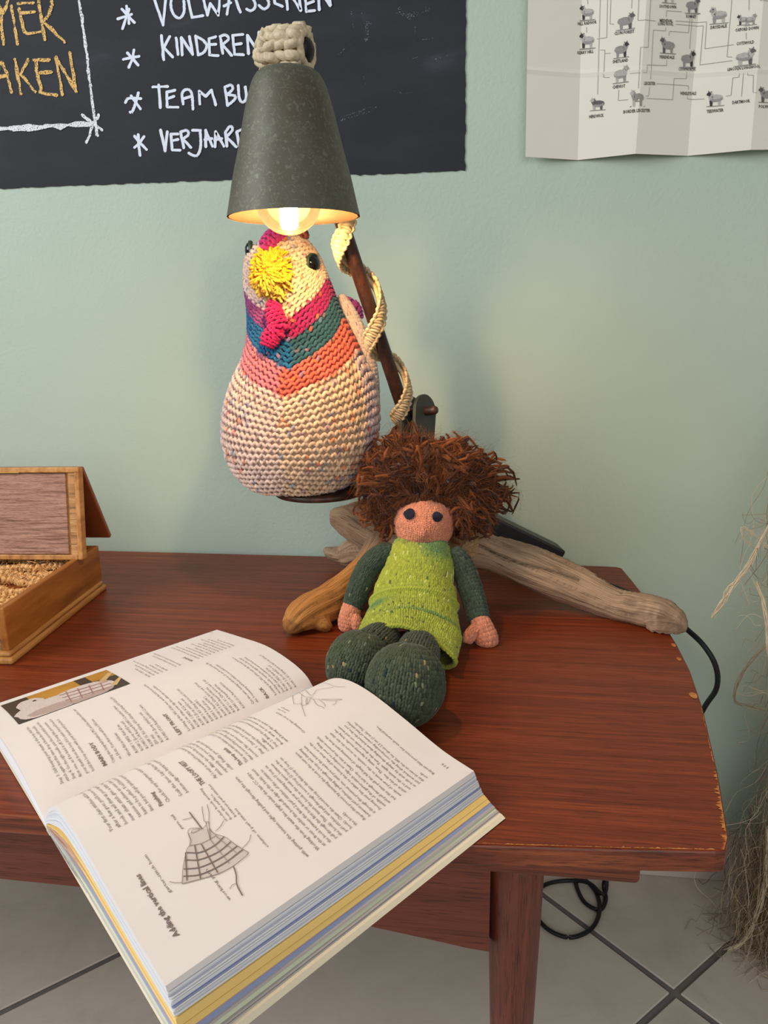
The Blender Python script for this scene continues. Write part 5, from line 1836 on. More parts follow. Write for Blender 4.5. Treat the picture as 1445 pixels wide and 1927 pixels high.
# (side, s of baseline, u start, size mm, max width in u, bold, text)
A_, B_, C_ = .095, .52, .08
TXT = [
    ('near', 0.0189, 0.096, 5.2, 0.240, 1, 'Adding the vertical lines'),
    ('near', 0.0280, 0.225, 3.0, 0.160, 0, 'garter-stitch hem'), ('near', 0.0526, 0.101, 3.0, 0.130, 0, 'working yarn'), ('near', 0.0921, 0.184, 3.0, 0.190, 0, 'column of purl stitches'),
    ('near', 0.0556, 0.401, 3.0, 0.070, 0, 'yarn tail'), ('near', 0.0820, 0.344, 3.0, 0.170, 0, 'crochet hook working'), ('near', 0.0853, 0.344, 3.0, 0.130, 0, 'from the surface,'), ('near', 0.0888, 0.344, 3.0, 0.170, 0, 'between purl stitches'),
    ('near', 0.1080, 0.080, 4, 0.410, 0, 'with getting the tension right and pulling through the yarn.'),
    ('near', 0.1170, 0.080, 4, 0.400, 0, 'Working from the waist line (right under the last CC stripe'), ('near', 0.1221, 0.080, 4, 0.405, 0, 'at the front or under the bound-off edge at the back), insert'),
    ('near', 0.1269, 0.080, 4, 0.385, 0, 'the hook between the first 2 purl stitches of the column to'), ('near', 0.1318, 0.080, 4, 0.390, 0, 'pull through the first loop from your working yarn (1 loop on'),
    ('near', 0.1364, 0.080, 4, 0.385, 0, 'the hook). Then insert the hook in the next space between'), ('near', 0.1411, 0.080, 4, 0.390, 0, 'purl stitches, and pull through a second loop (2 loops on the'),
    ('near', 0.1457, 0.080, 4, 0.390, 0, 'hook). Chain the second loop into the first loop (1 loop on'), ('near', 0.1504, 0.080, 4, 0.070, 0, 'the hook).'),
    ('near', 0.1584, 0.080, 4, 0.380, 0, 'Repeat this process by inserting the hook in the next space'), ('near', 0.1631, 0.080, 4, 0.385, 0, 'between purl stitches, pulling through a loop, and chaining'),
    ('near', 0.1680, 0.080, 4, 0.390, 0, 'it through the previous one, until you reach the bottom hem.'), ('near', 0.1737, 0.080, 4, 0.390, 0, 'Prolong your line either to the bottom of the dress or to the'),
    ('near', 0.1783, 0.080, 4, 0.375, 0, 'middle of the garter-stitch edge, according to your liking,'), ('near', 0.1830, 0.080, 4, 0.400, 0, 'and pull through a last loop. Chain it into the previous stitch,'),
    ('near', 0.1887, 0.080, 4, 0.385, 0, 'but this time pull the full length of remaining yarn from the'), ('near', 0.1944, 0.080, 4, 0.385, 0, 'inside of your work to the outside, to secure the last chain'),
    ('near', 0.1998, 0.080, 4, 0.390, 0, 'stitch of the line. Then, using a tapestry needle, bring the'), ('near', 0.2047, 0.080, 4, 0.395, 0, 'end to the inside again. Turn the dress inside out and weave'),
    ('near', 0.2099, 0.080, 4, 0.385, 0, 'in both ends by simply threading them behind the line you'), ('near', 0.2146, 0.080, 4, 0.395, 0, 'just worked, along the corresponding column of knit stitches'),
    ('near', 0.2192, 0.080, 4, 0.375, 0, 'that shows on the WS, for about 2.5 cm (1 inch). Trim the'), ('near', 0.2239, 0.080, 4, 0.040, 0, 'ends.'),
    ('near', 0.2314, 0.080, 4, 0.310, 0, 'Repeat this process for each vertical line.'), ('near', 0.2453, 0.065, 4.2, 0.035, 0, '116'),
    ('near', 0.0195, 0.524, 4, 0.370, 0, 'Your first chain stitches will be a bit jerky, but'), ('near', 0.0243, 0.524, 4, 0.360, 0, "after a few goes, you'll more easily find the"), ('near', 0.0291, 0.524, 4, 0.370, 0, 'hook and will draw up your tapestry yarn as a'),
    ('near', 0.0338, 0.524, 4, 0.380, 0, 'new chain stitch, give a little tug to set your'), ('near', 0.0385, 0.524, 4, 0.360, 0, 'tension and achieve an even chain. It does not'), ('near', 0.0428, 0.524, 4, 0.360, 0, "have to be perfect. You'll find it hard on first"),
    ('near', 0.0473, 0.524, 4, 0.280, 0, 'lines, but you will get quicker as you go.'), ('near', 0.0543, 0.524, 4.4, 0.075, 1, 'Finishing'), ('near', 0.0595, 0.524, 4, 0.340, 0, 'Check for any forgotten ends to weave in.'),
    ('near', 0.0688, 0.524, 4, 0.330, 0, 'Soak the dress. Lay it flat to dry. Pin the'), ('near', 0.0735, 0.524, 4, 0.330, 0, 'bottom edge while drying to prevent curling.'), ('near', 0.0866, 0.524, 5.4, 0.165, 1, 'THE LOOPY VEST'),
    ('near', 0.0963, 0.524, 4, 0.340, 0, "Ap's vest is worked from the bottom up in loop"), ('near', 0.1008, 0.524, 4, 0.360, 0, 'stitch. After the main body, you work each part'), ('near', 0.1053, 0.524, 4, 0.360, 0, 'separately. Next, you join the shoulders and the'),
    ('near', 0.1099, 0.524, 4, 0.270, 0, 'collar. Finally, you crochet the edge.'), ('near', 0.1185, 0.524, 4.4, 0.120, 1, 'The loop stitch'), ('near', 0.1234, 0.524, 4, 0.370, 0, 'This special stitch makes use of stitches and loops'),
    ('near', 0.1277, 0.524, 4, 0.380, 0, 'that is secured by passing over the first and over'), ('near', 0.1321, 0.524, 4, 0.380, 0, 'second. No stitches are dropped or made when'), ('near', 0.1378, 0.524, 4, 0.370, 0, 'Step 1: Start as if to knit a stitch by inserting'),
    ('near', 0.1423, 0.524, 4, 0.370, 0, 'completing the stitch by taking the yarn over the'), ('near', 0.1467, 0.524, 4, 0.080, 0, 'needle.'), ('near', 0.1510, 0.524, 4, 0.370, 0, 'Step 2: Bring the yarn between both needles to the'),
    ('near', 0.1557, 0.524, 4, 0.360, 0, 'front, wrap it over and round your thumb'), ('near', 0.1603, 0.524, 4, 0.340, 0, 'and bring the yarn to the back again'), ('near', 0.1778, 0.524, 3.6, 0.190, 0, 'Creating the loop stitch'),
    ('near', 0.1824, 0.680, 3, 0.060, 0, 'loop this'), ('near', 0.1860, 0.680, 3, 0.060, 0, 'stitch again'),
    ('far', 0.0218, 0.106, 4, 0.452, 0, 'Step 3: Still keeping your thumb in the loop, knit the'), ('far', 0.0262, 0.105, 4, 0.439, 0, 'stitch again but this time drop it from the left needle'), ('far', 0.0308, 0.104, 4, 0.463, 0, 'Step 4: On the right needle, pass the second stitch over the'),
    ('far', 0.0355, 0.102, 4, 0.438, 0, 'first one, as if to bind it off. Doing this, you secure'), ('far', 0.0405, 0.101, 4, 0.450, 0, "your thumb from the loop if it's easier, but you'll need to"), ('far', 0.0453, 0.100, 4, 0.425, 0, 'hold the loop secure with your thumb until you tie it.'),
    ('far', 0.0554, 0.098, 5, 0.157, 1, 'MAIN BODY'), ('far', 0.0621, 0.096, 4, 0.465, 0, 'Using the long-tail method, MC and the smaller needles, cast'), ('far', 0.0676, 0.095, 4, 0.314, 0, 'on 54 sts. Your first row will be a WS row.'),
    ('far', 0.0753, 0.093, 4, 0.156, 0, 'Work flat as follows:'), ('far', 0.0813, 0.091, 4, 0.204, 0, 'ROW 1 (WS): Knit all sts.'), ('far', 0.0859, 0.090, 4, 0.216, 0, 'ROW 2: [Loop stitch] to end.'), ('far', 0.0902, 0.089, 4, 0.360, 0, 'ROWS 3-14: Repeat ROWS 1-2 another 6 times.'),
    ('far', 0.0948, 0.088, 4, 0.455, 0, 'ROW 15: K6, k2tog, k10, k2tog, k14, k2tog, k10, k2tog, k6.'), ('far', 0.0989, 0.087, 4, 0.060, 0, '(50 sts)'), ('far', 0.1035, 0.086, 4, 0.227, 0, 'ROW 16: [Loop stitch] to end.'), ('far', 0.1083, 0.085, 4, 0.286, 0, 'ROWS 17-20: Repeat ROWS 1-2 twice.'),
    ('far', 0.1201, 0.082, 5, 0.154, 1, 'LEFT FRONT'), ('far', 0.1280, 0.080, 4, 0.462, 0, 'Looking at the WS of the vest, work the left front over the'), ('far', 0.1327, 0.079, 4, 0.414, 0, 'first 12 sts of the row; slip the other sts on a holder.'), ('far', 0.1373, 0.078, 4, 0.201, 0, 'ROW 1 (WS): K12, turn.'),
    ('far', 0.1418, 0.077, 4, 0.212, 0, 'ROW 2: [Loop stitch] to end.'), ('far', 0.1464, 0.076, 4, 0.295, 0, 'ROW 3: K3, k2tog, knit to end. (11 sts)'), ('far', 0.1510, 0.075, 4, 0.165, 0, 'ROW 4: Repeat ROW 2.'), ('far', 0.1554, 0.074, 4, 0.141, 0, 'ROW 5: Knit all sts.'), ('far', 0.1599, 0.073, 4, 0.164, 0, 'ROW 6: Repeat ROW 2.'),
    ('far', 0.1642, 0.072, 4, 0.293, 0, 'ROW 7: K2, k2tog, knit to end. (10 sts)'), ('far', 0.1686, 0.071, 4, 0.222, 0, 'ROWS 8-10: Repeat ROWS 4-6.'), ('far', 0.1729, 0.069, 4, 0.292, 0, 'ROW 11: K1, k2tog, knit to end. (9 sts)'), ('far', 0.1773, 0.068, 4, 0.222, 0, 'ROWS 12-14: Repeat ROWS 4-6.'), ('far', 0.1831, 0.067, 4, 0.222, 0, 'ROWS 15-16: Repeat ROWS 5-6.'),
    ('far', 0.1932, 0.065, 4, 0.453, 0, 'Cut the yarn, leaving a tail about 20 cm (8 inches) long. Slip'), ('far', 0.1978, 0.064, 4, 0.395, 0, 'the 9 remaining left front stitches on a stitch holder.'), ('far', 0.2095, 0.061, 5, 0.075, 1, 'BACK'),
    ('far', 0.2178, 0.059, 4, 0.404, 0, 'Looking at the WS of the vest, slip the next 30 sts on'), ('far', 0.2224, 0.058, 4, 0.369, 0, 'working needle, leaving the right front on the holder'), ('far', 0.2268, 0.057, 4, 0.357, 0, 'Join MC yarn at the underarm and work as follows'), ('far', 0.2313, 0.055, 4, 0.195, 0, 'ROW 1 (WS): Knit all sts.'),
    ('far', 0.2361, 0.054, 4, 0.207, 0, 'ROW 2: [Loop stitch] to end.'), ('far', 0.2411, 0.053, 4, 0.332, 0, 'ROW 3: K1, k2tog, knit to last 3 sts, k2tog, k1.'), ('far', 0.2483, 0.955, 3.6, 0.030, 0, '117'),
]
for i_, (s_, w_) in enumerate(((.135, .19), (.1395, .25), (.144, .33), (.1485, .17), (.153, .15), (.163, .30), (.1676, .34))):
    TXT.append(('far', s_ * 1.036, .61, 3.6, w_, 0, ['ROW 1 (WS): Knit.', 'ROWS 2-4: Knit all sts.', 'ROW 5: K1, k2tog, knit to last 3 sts.', 'ROWS 6-8: Repeat.', 'ROW 9: Knit.', 'Cut the yarn, leaving a tail about 20 cm', 'Slip the remaining stitches on a stitch holder.'][i_]))
TXT.append(('far', .1872, .61, 4.4, .10, 1, 'NECK EDGE'))
for i_, w_ in enumerate((.34, .33, .25, .19, .28, .24, .22, .30, .26, .20)):
    TXT.append(('far', .1945 + .00477 * i_, .61, 3.6, w_, 0, ['Looking at the WS of the vest, slip the next sts', 'working needle, leaving the others on holder', 'Join MC yarn at the underarm', 'ROW 1 (WS): Knit.', 'ROW 2: [Loop stitch] to end.', 'ROW 3: K1, k2tog, knit', 'ROWS 4-8: Repeat ROWS', 'ROW 9: K1, k2tog, knit to last', 'Bind off the remaining sts', 'Weave in ends.'][i_]))
TM = text_meshes([(t[6], bool(t[5])) for t in TXT])
for sd in ('near', 'far'):
    for bold in (0, 1):
        parts = []
        for (side, s0, u0, size, wmax, bd, txt), (v, f, w) in zip(TXT, TM):
            if side != sd or bd != bold or len(v) == 0: continue
            sc = wmax * PW / w
            uu_ = u0 + v[:, 0] * sc / PW
            parts.append((page_pt(side, s0 - v[:, 1] * size / 1000 * .92, uu_), f))
        V, F = join(parts)
        tag(mk('printed_heading' if bold else 'printed_text', V, F, MAT['ink'], book, smooth=False), kind='stuff')


def page_strokes(name, strokes, side, w_mm, mat, lift=.0006):
    """strokes in (s, u)"""
    parts = []
    for st in strokes:
        q = np.array(list(st), float) * (1, PW)
        v, f, ly = stroke2d(q, w_mm / 1000, isinstance(st, tuple), .03)
        pp_ = page_pt(side, v[:, 0], v[:, 1] / PW, lift)
        pp_[:, 2] += ly * .00001
        parts.append((pp_, f))
    V, F = join(parts)
    return mk(name, V, F, mat, book, smooth=False)


# inverse map of the two printed drawings: measured on the photo, converted once to page (s, u)
_gs, _gu = np.meshgrid(np.linspace(0, .2574, 120), np.linspace(0, 1, 160), indexing='ij')
_gp = page_pt('near', _gs.ravel(), _gu.ravel(), 0)
_v = _gp - CAM
_zc = _v @ FW
_gx, _gy = W / 2 + FPX * (_v @ RT) / _zc, H / 2 - FPX * (_v @ UP) / _zc


def su(x, y):
    d = (_gx - x) ** 2 + (_gy - y) ** 2
    i = d.argsort()[:4]
    w = 1 / (d[i] + .05)
    return (float((_gs.ravel()[i] * w).sum() / w.sum()), float((_gu.ravel()[i] * w).sum() / w.sum()))


def fig(strokes, sc, ox, oy):
    out = []
    for st in strokes:
        q = [su(ox + x * sc, oy + y * sc) for x, y in st]
        out.append(tuple(q) if isinstance(st, tuple) else q)
    return out


K4 = 300 / 1445
outline = [((470, 925), (480, 880), (455, 810), (470, 775), (530, 768), (588, 772)), ((588, 775), (612, 740), (618, 715)), ((480, 805), (500, 785), (560, 780), (500, 812), (480, 805)),
           ((640, 715), (650, 770), (690, 815), (780, 852), (880, 915), (998, 990)), ((998, 990), (985, 1025), (860, 1115), (720, 1185), (560, 1235), (398, 1270)),
           ((398, 1270), (405, 1160), (420, 1040), (445, 960), (470, 925)), ((470, 922), (560, 915), (640, 880), (710, 832)),
           [(580, 572), (592, 640), (603, 705), (640, 718)], [(625, 553), (640, 630), (645, 705), (640, 718)], [(618, 718), (655, 870)], [(640, 718), (660, 870)], ((395, 1265), (340, 1262), (285, 1258)),
           ((700, 800), (745, 750), (770, 705)), ((950, 945), (1000, 890), (1020, 830)), ((410, 690), (460, 685), (490, 668)), ((825, 1325), (850, 1290), (880, 1278))]
page_strokes('printed_drawing', fig(outline, K4, 260, 1400), 'near', .34, MAT['ink'])
thick = [((440, 990), (560, 985), (690, 930), (775, 850)), ((430, 1062), (560, 1050), (720, 985), (840, 893)), ((420, 1136), (560, 1125), (740, 1045), (895, 935)), ((410, 1210), (570, 1190), (770, 1095), (940, 965)),
         ((435, 990), (440, 1245)), [(515, 928), (570, 1220)], [(577, 912), (715, 1172)], ((468, 622), (520, 690), (580, 772)), ((865, 1120), (890, 1200), (900, 1280), (945, 1378))]
page_strokes('printed_drawing', fig(thick, K4, 260, 1400), 'near', .75, MAT['ink'])
page_strokes('printed_drawing', fig([[(655, 875), (830, 1085)], [(710, 840), (895, 1000)]], K4, 260, 1400), 'near', .45, MAT['ink_pale'])
K2 = 540 / 1445
hands = [((360, 240), (345, 190), (340, 160), (345, 140)), ((345, 172), (310, 178), (300, 165), (315, 148), (350, 140), (400, 143)), ((385, 145), (400, 150), (470, 152), (545, 152), (500, 160), (440, 155)),
         ((365, 145), (362, 172), (368, 176), (372, 146)), ((385, 148), (375, 172), (350, 185), (335, 178)), ((400, 150), (420, 180), (445, 192), (455, 200)), ((430, 155), (455, 175), (460, 190)), ((515, 160), (512, 172), (498, 178)),
         ((355, 130), (345, 120), (360, 105), (420, 92), (500, 85), (560, 90)), ((355, 130), (385, 132), (420, 105), (450, 98), (500, 92)), [(205, 183), (240, 175)], [(225, 186), (262, 178)]]
page_strokes('printed_drawing', fig(hands, K2, 440, 1260), 'near', .36, MAT['ink'])
# skirt tint and photograph on the far page (flat print)
tint = [su(260 + x * K4, 1400 + y * K4) for x, y in ((470, 925), (455, 810), (560, 780), (650, 770), (700, 820), (880, 915), (998, 990), (860, 1115), (720, 1185), (560, 1235), (398, 1270), (420, 1040))]
tv = np.array(tint)
cen = tv.mean(0)
V, F = [], []
vv = np.vstack([tv, cen[None]])
tris = [[i, (i + 1) % len(tv), len(tv)] for i in range(len(tv))]
Vt = page_pt('near', vv[:, 0], vv[:, 1], .00022)
mk('printed_tint', Vt, tris, PM('drawing_tint', (214, 204, 200)), book, smooth=False)
PHm = {k: plain('photo_' + k, lin(*c), rough=.4, spec=.4, vary=v, scale=sc_) for k, c, v, sc_ in
       (('dark', (70, 60, 52), .15, 40), ('ochre', (190, 140, 58), .2, 30), ('wool', (222, 208, 204), .12, 500), ('woolshade', (190, 168, 160), .12, 500), ('line', (168, 128, 122), .05, 40), ('straw', (214, 182, 132), .1, 60))}


def photo_patch(poly, m, lift):
    q = np.array(poly, float)                  # (a, b) in 0..1: a along the spine, b across
    s_ = .0170 + q[:, 0] * .1020
    u_ = .615 + q[:, 1] * .325
    c_ = np.array([[s_.mean(), u_.mean()]])
    V = page_pt('far', np.r_[s_, c_[:, 0]], np.r_[u_, c_[:, 1]], lift)
    n = len(q)
    return V, [[i, (i + 1) % n, n] for i in range(n)], m


ph_parts = []
gridN = 9
for i in range(gridN):
    for j in range(5):
        ph_parts.append(photo_patch([(i / 9, j / 5), ((i + 1) / 9, j / 5), ((i + 1) / 9, (j + 1) / 5), (i / 9, (j + 1) / 5)], 'dark' if not (2 <= i <= 5 and j >= 2) and not (i >= 7 and j >= 3) else 'ochre', .0004))
a = np.linspace(0, 6.283, 26)[:-1]
blob = lambda x, y, rx, ry, w=.0: [(np.clip(x + rx * math.cos(t) * (1 + w * math.sin(9 * t)), 0, 1), np.clip(y + ry * math.sin(t) * (1 + w * math.sin(7 * t)), 0, 1)) for t in a]
ph_parts += [photo_patch(blob(.62, .30, .30, .34), 'wool', .00062), photo_patch(blob(.30, .26, .28, .32, .05), 'wool', .00066), photo_patch(blob(.20, .58, .12, .24, .04), 'wool', .0007),
             photo_patch(blob(.30, .14, .2, .12, .05), 'woolshade', .00072), photo_patch([(.86, .22), (1, .42), (1, .34), (.9, .12)], 'straw', .00074), photo_patch([(.80, .50), (.97, .80), (1, .72), (.86, .44)], 'straw', .00074),
             photo_patch(blob(.245, .66, .018, .03), 'dark', .0008), photo_patch(blob(.60, .08, .26, .07, .05), 'woolshade', .0007)]
for k_ in range(4):
    x_ = .46 + .1 * k_
    ph_parts.append(photo_patch([(x_, .08), (x_ + .012, .08), (x_ + .062, .60 - .05 * k_), (x_ + .05, .60 - .05 * k_)], 'line', .00082))
for k_ in range(3):
    y_ = .16 + .14 * k_
    ph_parts.append(photo_patch([(.44, y_ + .06), (.88, y_ - .04), (.88, y_ - .02), (.44, y_ + .085)], 'line', .00084))
ks_ = list(PHm)
V, F, mi, off = [], [], [], 0
for v, f, m_ in ph_parts:
    V.append(v); F += [[i + off for i in t] for t in f]; mi += [ks_.index(m_)] * len(f); off += len(v)
mk('printed_photograph', np.vstack(V), F, None, book, smooth=False, mats=[PHm[k] for k in ks_], midx=mi)

# ================================================================== WOODEN BOX
ba, bb = np.array([-.4925, -.4203, TABLE_Z]), np.array([-.5084, -.1851, TABLE_Z])
be = nrm(bb - ba)
bx_ = np.array([be[1], -be[0], 0])            # outwards to the right
bz_ = np.array([0, 0, 1.0])
LB = np.linalg.norm(bb - ba)
WB = .30
MAT['box_wood'] = wood('honey_pine', lin(124, 72, 26), lin(160, 98, 38), lin(184, 120, 54), sc=(40, 2.2, 26), scale=2.2, rough=.45, pores=False)
MAT['box_mould'] = wood('pale_moulding', lin(150, 98, 46), lin(186, 132, 70), lin(206, 158, 96), sc=(40, 2.2, 30), scale=2.4, rough=.5, pores=False)
MAT['veneer'] = wood('grey_oak_veneer', lin(112, 76, 62), lin(166, 124, 106), lin(186, 146, 126), sc=(5, 110, 170), scale=2.6, rough=.6, bump=.5)
MAT['flap_wood'] = wood('reddish_flap', lin(118, 60, 30), lin(136, 72, 36), lin(150, 84, 44), sc=(20, 4, 4), scale=2, rough=.4, pores=False)
MAT['front_oak'] = wood('worn_oak_front', lin(120, 82, 46), lin(186, 138, 84), lin(206, 162, 108), sc=(2.5, 40, 60), scale=2.6, rough=.6, bump=.4)
box = empty('wooden_box', (ba + bb) / 2 - bx_ * WB / 2)
tag(box, 'honey wood box with lifted folding lid and fibrous filling at left edge', 'box')


def bbox(name, y0, y1, x0, x1, z0, z1, mat, bv=.001, parent=box):
    """box in case axes: y along the right side from the viewer, x from the right face leftwards, z up"""
    V, F = boxv(ba + be * y0 - bx_ * x0 + bz_ * z0, be * (y1 - y0), -bx_ * (x1 - x0), bz_ * (z1 - z0))
    return bevel(mk(name, V, F, mat, parent, smooth=False), bv, 2)


bbox('base_board', .0, LB, 0, WB, 0.0, .0075, MAT['box_mould'], .0025)
bbox('base_moulding', .003, LB - .003, .003, WB - .003, .0075, .0125, MAT['box_mould'], .002)
bbox('side_panel', .008, LB + .002, .0065, .0145, .0125, .0600, MAT['box_wood'], .0012)
bbox('side_panel', .008, LB + .002, WB - .0145, WB - .0065, .0125, .0600, MAT['box_wood'], .0012)
bbox('front_panel', .0085, .0165, .0145, WB - .0145, .0125, .0560, MAT['front_oak'], .001)
bbox('back_panel', LB - .006, LB + .002, .0145, WB - .0145, .0125, .0600, MAT['box_wood'], .001)
# fibrous filling: ruffled ridges of coir
MAT['coir'] = noise_mat('coir_fibre', [(.3, lin(176, 112, 58)), (.5, lin(226, 176, 116)), (.7, lin(240, 206, 154))], scale=420, rough=.9, bump=.8, bdist=.0015, spec=.1, detail=3)
g = np.random.default_rng(9)
pp = []
MAT['coir_dark'] = noise_mat('coir_dark_fibre', [(.3, lin(110, 54, 22)), (.6, lin(178, 100, 44))], scale=600, rough=.9, bump=.8, bdist=.001, spec=.1)  # dark orange fibre of the bed between the pale ridges
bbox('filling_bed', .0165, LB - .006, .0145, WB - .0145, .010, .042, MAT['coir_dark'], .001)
nr_ = 15
for i in range(nr_):
    y0 = .022 + (LB - .036) * i / (nr_ - 1)
    t = np.linspace(0, 1, 520)
    P = ba + be * (y0 + .0045 * np.sin(t * 14 + i * .7) + .003 * np.sin(t * 37 + i))[:, None] - bx_ * (.016 + (WB - .033) * t)[:, None] + bz_ * (.0435 + .0025 * np.sin(t * 9 + i * 1.7) + .003 * (i % 2))[:, None]
    P = P + g.normal(size=P.shape) * .00025 + bz_ * (.0012 * np.sin(t * 260 + i))[:, None]
    V, F, _ = tubes(P[None], (.0027 + .0014 * np.abs(np.sin(t * 260 + i)) + g.normal(size=520) * .0003)[None], 9)
    pp.append((V, F))
    for q in range(60):
        c_ = P[g.integers(0, 520)] + g.normal(size=3) * .004 + bz_ * .004
        d_ = g.normal(size=3) * .004
        V, F, _ = tubes(np.array([[c_, c_ + d_ * .5 + bz_ * .0008, c_ + d_]]), np.array([[.0003, .0005, .0003]]), 4)
        pp.append((V, F))
tag(mk('fibre_filling', *join(pp), MAT['coir'], box), kind='stuff')
# folding lid: front leaf stands on the rims, back leaf slopes down behind it
fl0, fl1 = ba + be * .178, ba + be * .194      # foot and head of the front leaf along the side
z0_, z1_ = .0590, .1725
lean = nrm((fl1 - fl0) + bz_ * (z1_ - z0_))
hgt = np.linalg.norm((fl1 - fl0) + bz_ * (z1_ - z0_))
thk = nrm(np.cross(lean, bx_)); thk = thk if np.dot(thk, be) > 0 else -thk


def leaf(name, x0, x1, h0, h1, t0, t1, mat, parent, bv=.0008):
    O = fl0 + bz_ * z0_ - bx_ * x0 + lean * h0 + thk * t0
    V, F = boxv(O, -bx_ * (x1 - x0), thk * (t1 - t0), lean * (h1 - h0))
    return bevel(mk(name, V, F, mat, parent, smooth=False), bv, 2)


lid = leaf('lid', -.001, WB - .001, 0, hgt, .002, .009, MAT['box_mould'], box)
leaf('veneer_panel', .0175, WB - .018, .0070, hgt - .0065, -.0003, .004, MAT['veneer'], lid)
leaf('lid_frame', -.001, .0055, .0, hgt, -.003, .002, MAT['box_mould'], lid, .0015)
leaf('lid_frame', .0055, .0140, .004, hgt - .004, -.001, .002, MAT['front_oak'], lid, .0005)
leaf('lid_frame', .0055, WB - .007, 0, .0062, -.003, .002, MAT['box_mould'], lid, .0012)
leaf('lid_frame', -.001, WB - .001, hgt - .0055, hgt + .0012, -.0035, .0022, MAT['box_mould'], lid, .0012)
leaf('lid_hinge', .075, .117, hgt - .0062, hgt - .0050, -.0040, -.0008, plain('brass_hinge', lin(160, 130, 70), rough=.35, metallic=.8), lid, .0003)
bk_foot = ba + be * .262 + bz_ * .0655
hd_ = fl0 + bz_ * z0_ + lean * hgt + thk * .0095
dv_ = bk_foot - (hd_ - 0 * bx_)
dv_ = dv_ - bx_ * np.dot(dv_, bx_)
nt_ = nrm(np.cross(bx_, dv_))
V, F = boxv(hd_ + bx_ * .0008 - nt_ * .003, -bx_ * (WB - .002), nt_ * .006, dv_)
bevel(mk('lid_flap', V, F, MAT['flap_wood'], box, smooth=False), .0012, 2)

# ================================================================== POWER ADAPTER and CORD
p0, p1 = py(1048, 1048, -.058), py(924, 988, -.078)
axa = nrm(p1 - p0)
sd_ = nrm(np.cross((0, 0, 1), axa)); sd_ = sd_ if sd_[1] > 0 else -sd_
nv_ = np.cross(axa, sd_); nv_ = nv_ if nv_[2] > 0 else -nv_
V, F = boxv(p0 - nv_ * .0135 + sd_ * -.010 - axa * .004, axa * (np.linalg.norm(p1 - p0) + .006), sd_ * .040, nv_ * .027)
dz_ = TABLE_Z + .0006 - V[:, 2].min()
V[:, 2] += max(0, dz_)
ad = tag(bevel(mk('power_adapter', V, F, MAT['black_plastic'], None, smooth=False), .003, 3), 'black rectangular power adapter propped behind driftwood', 'adapter')
fz_ = lambda x, y: pz(x, y, .0032)
cp = [pz(1040, 1068, TABLE_Z + .0045), pz(1100, 1085, TABLE_Z + .0036), pz(1160, 1106, TABLE_Z + .0034), pz(1212, 1128, TABLE_Z + .0036), py(1250, 1150, -.205), py(1292, 1184, -.228), py(1325, 1216, -.245),
      py(1347, 1255, -.25), py(1348, 1295, -.235), py(1325, 1332, -.19), py(1290, 1400, -.13), py(1240, 1500, -.10), py(1180, 1600, -.10), pz(1138, 1656, .02), fz_(1140, 1692), fz_(1128, 1712), fz_(1100, 1698), fz_(1085, 1668),
      fz_(1086, 1650), fz_(1100, 1655), fz_(1122, 1680), fz_(1128, 1715), fz_(1112, 1748), fz_(1072, 1764), fz_(1030, 1748), fz_(1005, 1715), fz_(1006, 1685), fz_(1028, 1664), fz_(1070, 1657), fz_(1108, 1668) + np.array([0, 0, .006]), fz_(1136, 1688) + np.array([0, 0, .004]),
      fz_(1138, 1640), fz_(1100, 1600)]
V, F = tube1(cp, .0031, 420, 10)
mk('power_cord', V, F, MAT['black_rubber'], lamp)

# ================================================================== FLAX HANK at the right edge
m, nt, b = new_mat('flax_fibre')
at = nd(nt, 'ShaderNodeAttribute', attribute_name='Col')
nt.links.new(at.outputs['Color'], b.inputs['Base Color'])
b.inputs['Roughness'].default_value = .6; b.inputs['Specular IOR Level'].default_value = .3
MAT['flax'] = m
flax = empty('flax_fibre_hank', (.47, -.12, 0))
tag(flax, 'shaggy hank of pale flax fibre hanging down to floor beside table', 'fibre hank')
g = np.random.default_rng(12)
FP, FC, FR = [], [], []
pal = [L3(190, 168, 134), L3(156, 134, 106), L3(216, 198, 170), L3(128, 108, 86)]


def strand(pts, r_, n=18, c=None, wob=.004):
    Q = catmull(np.array(pts), n)
    t = np.linspace(0, 1, n)
    Q = Q + (np.sin(t * g.uniform(5, 14) + g.uniform(0, 6))[:, None] * g.normal(size=3) * wob)
    Q[:, 2] = np.maximum(Q[:, 2], .002)
    Q[:, 1] = np.minimum(Q[:, 1], -.012)
    FP.append(Q); FR.append(np.full(n, r_)); FC.append(np.broadcast_to((c if c is not None else pal[g.integers(0, 4)]) * g.uniform(.75, 1.2), (n, 3)))


cx0, cy0 = .440, -.125
for k in range(3400):
    z1 = g.uniform(.04, .80) if k > 1500 else g.uniform(.0, .28)
    a = g.uniform(0, 6.283)
    r1 = abs(g.normal()) * .5
    wd = np.interp(z1, [0, .12, .26, .36, .45, .55, .62, .70, .80], [.098, .104, .070, .045, .050, .075, .100, .104, .075])
    p0 = np.array([cx0 + wd * math.cos(a) * min(1, r1 + .2), cy0 + wd * math.sin(a) * .8 * min(1, r1 + .2), z1])
    L = g.uniform(.08, .2)
    d = np.array([g.normal() * .022, g.normal() * .022, -L])
    strand([p0, p0 + d * .35 + g.normal(size=3) * .007, p0 + d * .7 + g.normal(size=3) * .009, p0 + d + g.normal(size=3) * .014], g.uniform(.00018, .00045), 12)
V, F, c = tubes(np.array(FP), np.array(FR), 3, C=np.array(FC))
o = mk('loose_fibres', V, F, MAT['flax'], flax, col=np.clip(c, .01, 1)); tag(o, kind='stuff')
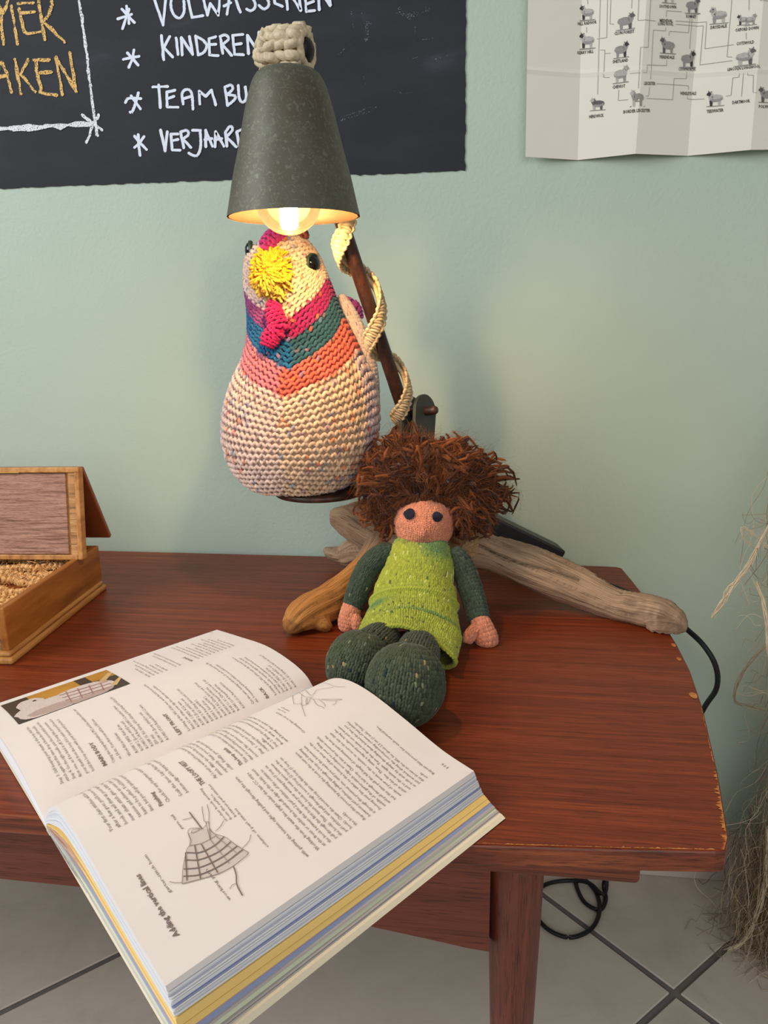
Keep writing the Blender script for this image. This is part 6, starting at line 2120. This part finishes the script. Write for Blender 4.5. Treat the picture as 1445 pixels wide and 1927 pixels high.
# the knotted strands that stick out towards the table
FP, FC, FR = [], [], []
pale = L3(206, 190, 162)
Yf = -.16
pt = lambda x, y, Y=Yf: py(x, y, Y)
for k in range(16):
    j = lambda s=2.2: g.normal() * s
    strand([pt(1462 + j(), 962 + j()), pt(1436 + j(), 1010 + j()), pt(1412 + j(), 1058 + j()), pt(1388 + j(), 1090 + j(3)), pt(1372 + j(4), 1112 + j(4)), pt(1357 + j(4), 1138 + j(3)), pt(1340 + j(3), 1160 + j(2))], g.uniform(.0003, .0006), 18, pale, .0006)
for k in range(5):
    j = lambda s=1.5: g.normal() * s
    strand([pt(1450 + j(), 1034 + j()), pt(1425 + j(), 1012 + j()), pt(1398 + j(), 993 + j()), pt(1396 + j(), 1000), pt(1404 + j(), 1018 + j()), pt(1422 + j(), 1032 + j())], .00038, 18, pale * .9, .0005)
for k in range(10):
    j = lambda s=2.5: g.normal() * s
    strand([pt(1424 + j(), 1096 + j()), pt(1436 + j(), 1128 + j()), pt(1443 + j(), 1170 + j()), pt(1444 + j(), 1210 + j()), pt(1452, 1260 + j())], g.uniform(.0003, .0006), 18, pale, .0006)
for k in range(6):
    j = lambda s=3: g.normal() * s
    strand([pt(1452 + j(), 1210 + j()), pt(1420 + j(), 1235 + j()), pt(1392 + j(), 1275 + j()), pt(1380 + j(), 1318 + j()), pt(1408 + j(), 1330 + j()), pt(1440 + j(), 1338 + j())], .00033, 18, pal[1], .0006)
for k in range(14):
    j = lambda s=3: g.normal() * s
    strand([pt(1446 + j(), 1560 + j()), pt(1444 + j(), 1640 + j()), pt(1432 + j(), 1700 + j()), pt(1412 + j(), 1752 + j()), pt(1390 + j(), 1778 + j(2)), pt(1370 + j(), 1787 + j(2))], g.uniform(.0003, .0006), 18, pale, .0006)
for k in range(70):
    x0, y0 = g.uniform(1425, 1470), g.uniform(960, 1600)
    dx, dy = -g.uniform(10, 70), g.uniform(-40, 70)
    strand([pt(x0, y0), pt(x0 + dx * .4 + g.normal() * 6, y0 + dy * .3 + g.normal() * 8), pt(x0 + dx * .8 + g.normal() * 6, y0 + dy * .7 + g.normal() * 8), pt(x0 + dx, y0 + dy)], g.uniform(.00012, .00028), 18, pal[g.integers(0, 4)], .002)
V, F, c = tubes(np.array(FP), np.array(FR), 4, C=np.array(FC))
o = mk('frayed_strands', V, F, MAT['flax'], flax, col=np.clip(c, .01, 1)); tag(o, kind='stuff')
